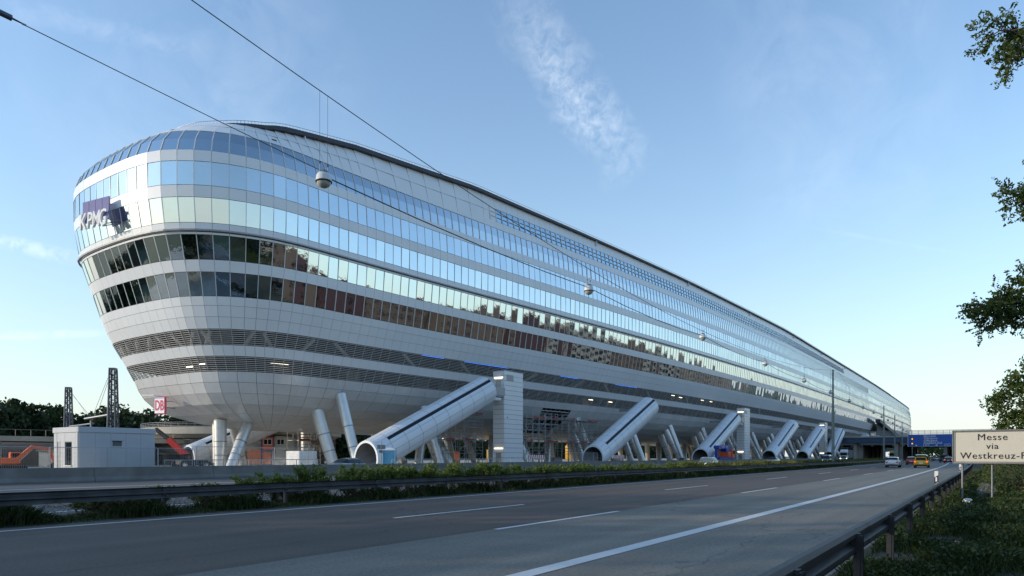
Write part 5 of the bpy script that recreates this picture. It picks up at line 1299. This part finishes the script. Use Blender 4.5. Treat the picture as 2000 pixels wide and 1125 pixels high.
t = root('crane_truck', 54, -96, 0, 'red telescopic loader whose slanting boom rises left of the nose pillars', 'mobile crane')
bp_ = px(372, 897, 88); tp = px(330, 858, 88); tp2 = px(304, 838, 88)
inv = (Matrix.Translation(t.location) @ Matrix.Rotation(RZ, 4, 'Z')).inverted()
q = MB(); q.bar(inv @ bp_, inv @ tp, .7, .7, redm); q.build('boom', t); q = MB(); q.bar(inv @ tp, inv @ tp2, .45, .45, railm); q.build('boom_extension', t)
c_ = inv @ bp_; q = MB(); q.box((c_.x, c_.y, .8), (3.2, 2.2, .7), railm, bev=.1); q.build('body', t); q = MB(); q.box((c_.x-.8, c_.y-.4, 1.5), (1.0, 1.0, .8), carglass, bev=.1); q.build('cab', t)
for dx in (-1.4, 1.4):
    for dy in (-1, 1): wheel(t, c_.x+dx, c_.y+dy, .55, .4)
# site cabins (world axes, ends towards the camera)
def cabin(x0, x1, z0, m, frm, label, win=True, Y=124.0, shutter=False):
    X0, X1 = (x0-1000)/1333*Y, (x1-1000)/1333*Y; t = bpy.data.objects.new('site_cabin', None); COL.objects.link(t); t.location = ((X0+X1)/2, Y, z0); tag(t, label, 'site cabin', 'stacked site cabins behind the nose'); w = X1-X0; h = 2.6
    q = MB(); q.box((0, 3, h/2), (w-.1, 5.9, h-.1), m); q.build('body', t); q = MB()
    for s in (-1, 1): q.box((s*(w/2-.09), .04, h/2), (.18, .18, h), frm)
    for z in (.09, h-.09): q.box((0, .04, z), (w, .18, .18), frm)
    q.build('frame', t)
    if win:
        q = MB(); q.box((0, .02, 1.55), (w*.62, .08, 1.1), white); o = q.build('window', t); q = MB()
        for s in (-1, 1): q.box((s*w*.15, -.03, 1.55), (w*.25, .03, .9), carglass)
        q.build('pane', o)
    if shutter:
        for k in range(9): q = MB(); q.box((0, .02, .3+k*.23), (w*.8, .06, .2), boxp, bev=.01); q.build('slat', t)
gry = pm('cabin_grey', (.42, .43, .38), .6)
cabin(510, 536, 2.65, orange, blueframe, 'orange upper site cabin with blue frame and white window'); cabin(536.5, 560, 2.65, gry, gry, 'pale grey upper site cabin beside the orange one')
cabin(483, 509.5, 2.2-2.0, orange, orange, 'plain orange cabin at the left end of the lower row', False)
cabin(510, 531, 0, orange, blueframe, 'orange lower cabin with blue frame below the orange upper cabin', False); cabin(531.5, 556, 0, gry, boxp, 'grey lower cabin with roller shutter below the grey upper cabin', False, shutter=True); cabin(556.5, 580, 0, gry, boxp, 'grey shuttered cabin at the right end of the lower row', False, shutter=True)
cabin(855, 895, 0, orange, orange, 'orange cabin seen between the pillars left of the nearest scaffold', False, Y=150)
t = bpy.data.objects.new('storage_shed', None); COL.objects.link(t); t.location = ((135+150)/2*0-62, 96, 0); tag(t, 'low pale concrete shed beneath the ramp left of the red boom', 'shed')
q = MB(); q.box((0, 0, 1.2), (7, 3, 2.3), concl); q.build('wall', t); q = MB(); q.box((0, 0, 2.4), (7.6, 3.4, .18), conc); q.build('roof', t); q = MB(); q.box((1.5, -1.52, 1.0), (1.2, .06, 1.9), galv); q.build('door', t)
# things lying about beneath the hull
for k in range(26):
    u = rng.uniform(70, 300); v = rng.uniform(-62, -50) if k % 2 else rng.uniform(-80, -64); w_, d_, h_ = rng.uniform(.8, 2.4), rng.uniform(.6, 1.2), rng.uniform(.5, 1.5)
    q = MB(); mm_ = (boxp, galv, plank, railm, white, concl)[k % 6]
    for s in range(3): q.box((rng.uniform(-.1, .1), 0, h_*(s+.5)/3), (w_, d_, h_/3-.03), mm_, bev=.02)
    o = q.build('material_stack'); o.location = W(u, v, 0); o.rotation_euler = (0, 0, RZ+rng.uniform(-.3, .3)); tag(o, 'low stack of building material standing on the site under the hull', 'material stack', 'material stacks on the site')

# ------------------------------------------------------------------ buildings across the motorway (seen in the glass)
facs = [pm('brown_clinker', (.11, .085, .072), .8, 0, .15, .5), pm('dark_red_panel', (.062, .034, .038), .6, 0, .1, .5), pm('sand_render', (.17, .148, .13), .8, 0, .1, .5), pm('grey_render', (.26, .25, .235), .8, 0, .1, .5)]
def block(u0, u1, v, h, m, label, style):
    t = root('opposite_building', u0, v, 0, label, 'building', 'buildings across the motorway')
    q = MB(); q.box(((u1-u0)/2, -9, h/2), (u1-u0, 18, h), m); q.build('wall', t); q = MB(); q.box(((u1-u0)/2, -9, h+.3), (u1-u0+.6, 18.6, .6), concl); q.build('roof', t)
    q = MB(); f_ = 3.4; nf = int(h/f_); nw_ = int((u1-u0)/3.2)
    for k in range(nf):
        if style == 'band': q.box(((u1-u0)/2, .02, k*f_+2.0), (u1-u0-2, .2, 1.6), carglass)
        else:
            for i in range(nw_):
                if style == 'mix' and (i//2) % 3 != 0: continue
                q.box((1.6+i*3.2, .02, k*f_+2.0), (1.3, .2, 1.5), carglass)
    tag(q.build('window', t), kind='stuff')
B_ = [(-40, -8, 70, 24, 3, 'grid'), (-2, 30, 84, 27, 3, 'band'), (34, 52, 70, 29, 2, 'band'), (56, 84, 70, 30, 0, 'mix'), (86, 100, 69, 33, 1, 'grid'), (103, 130, 70, 31, 0, 'mix'), (133, 150, 69, 34, 1, 'mix'), (153, 180, 72, 31, 0, 'grid'), (186, 214, 70, 35, 0, 'mix'),
      (217, 240, 69, 36, 1, 'mix'), (244, 290, 72, 38, 3, 'band'), (294, 330, 70, 37, 0, 'grid'), (335, 385, 74, 38, 3, 'band'), (392, 450, 74, 40, 2, 'grid'), (460, 520, 78, 36, 2, 'mix')]
ordn = 'first second third fourth fifth sixth seventh eighth ninth tenth eleventh twelfth thirteenth fourteenth fifteenth'.split()
for k, (a, b, v, h, m, s_) in enumerate(B_):
    block(a, b, v, h, facs[m], 'large office block across the motorway, %s of the row, mirrored in the facade' % ordn[k], s_)
for k in range(10):
    c = copy_tree(shade[0]); p_ = W(-52+9*k, 44+3*(k % 3)); c.location = p_; c.rotation_euler = (0, 0, k*2.1); c.scale = (.8, .8, .72+.08*(k % 3)); c['label'] = 'tree on the camera side of the motorway, in front of the opposite buildings'; c['group'] = 'trees before the opposite buildings'
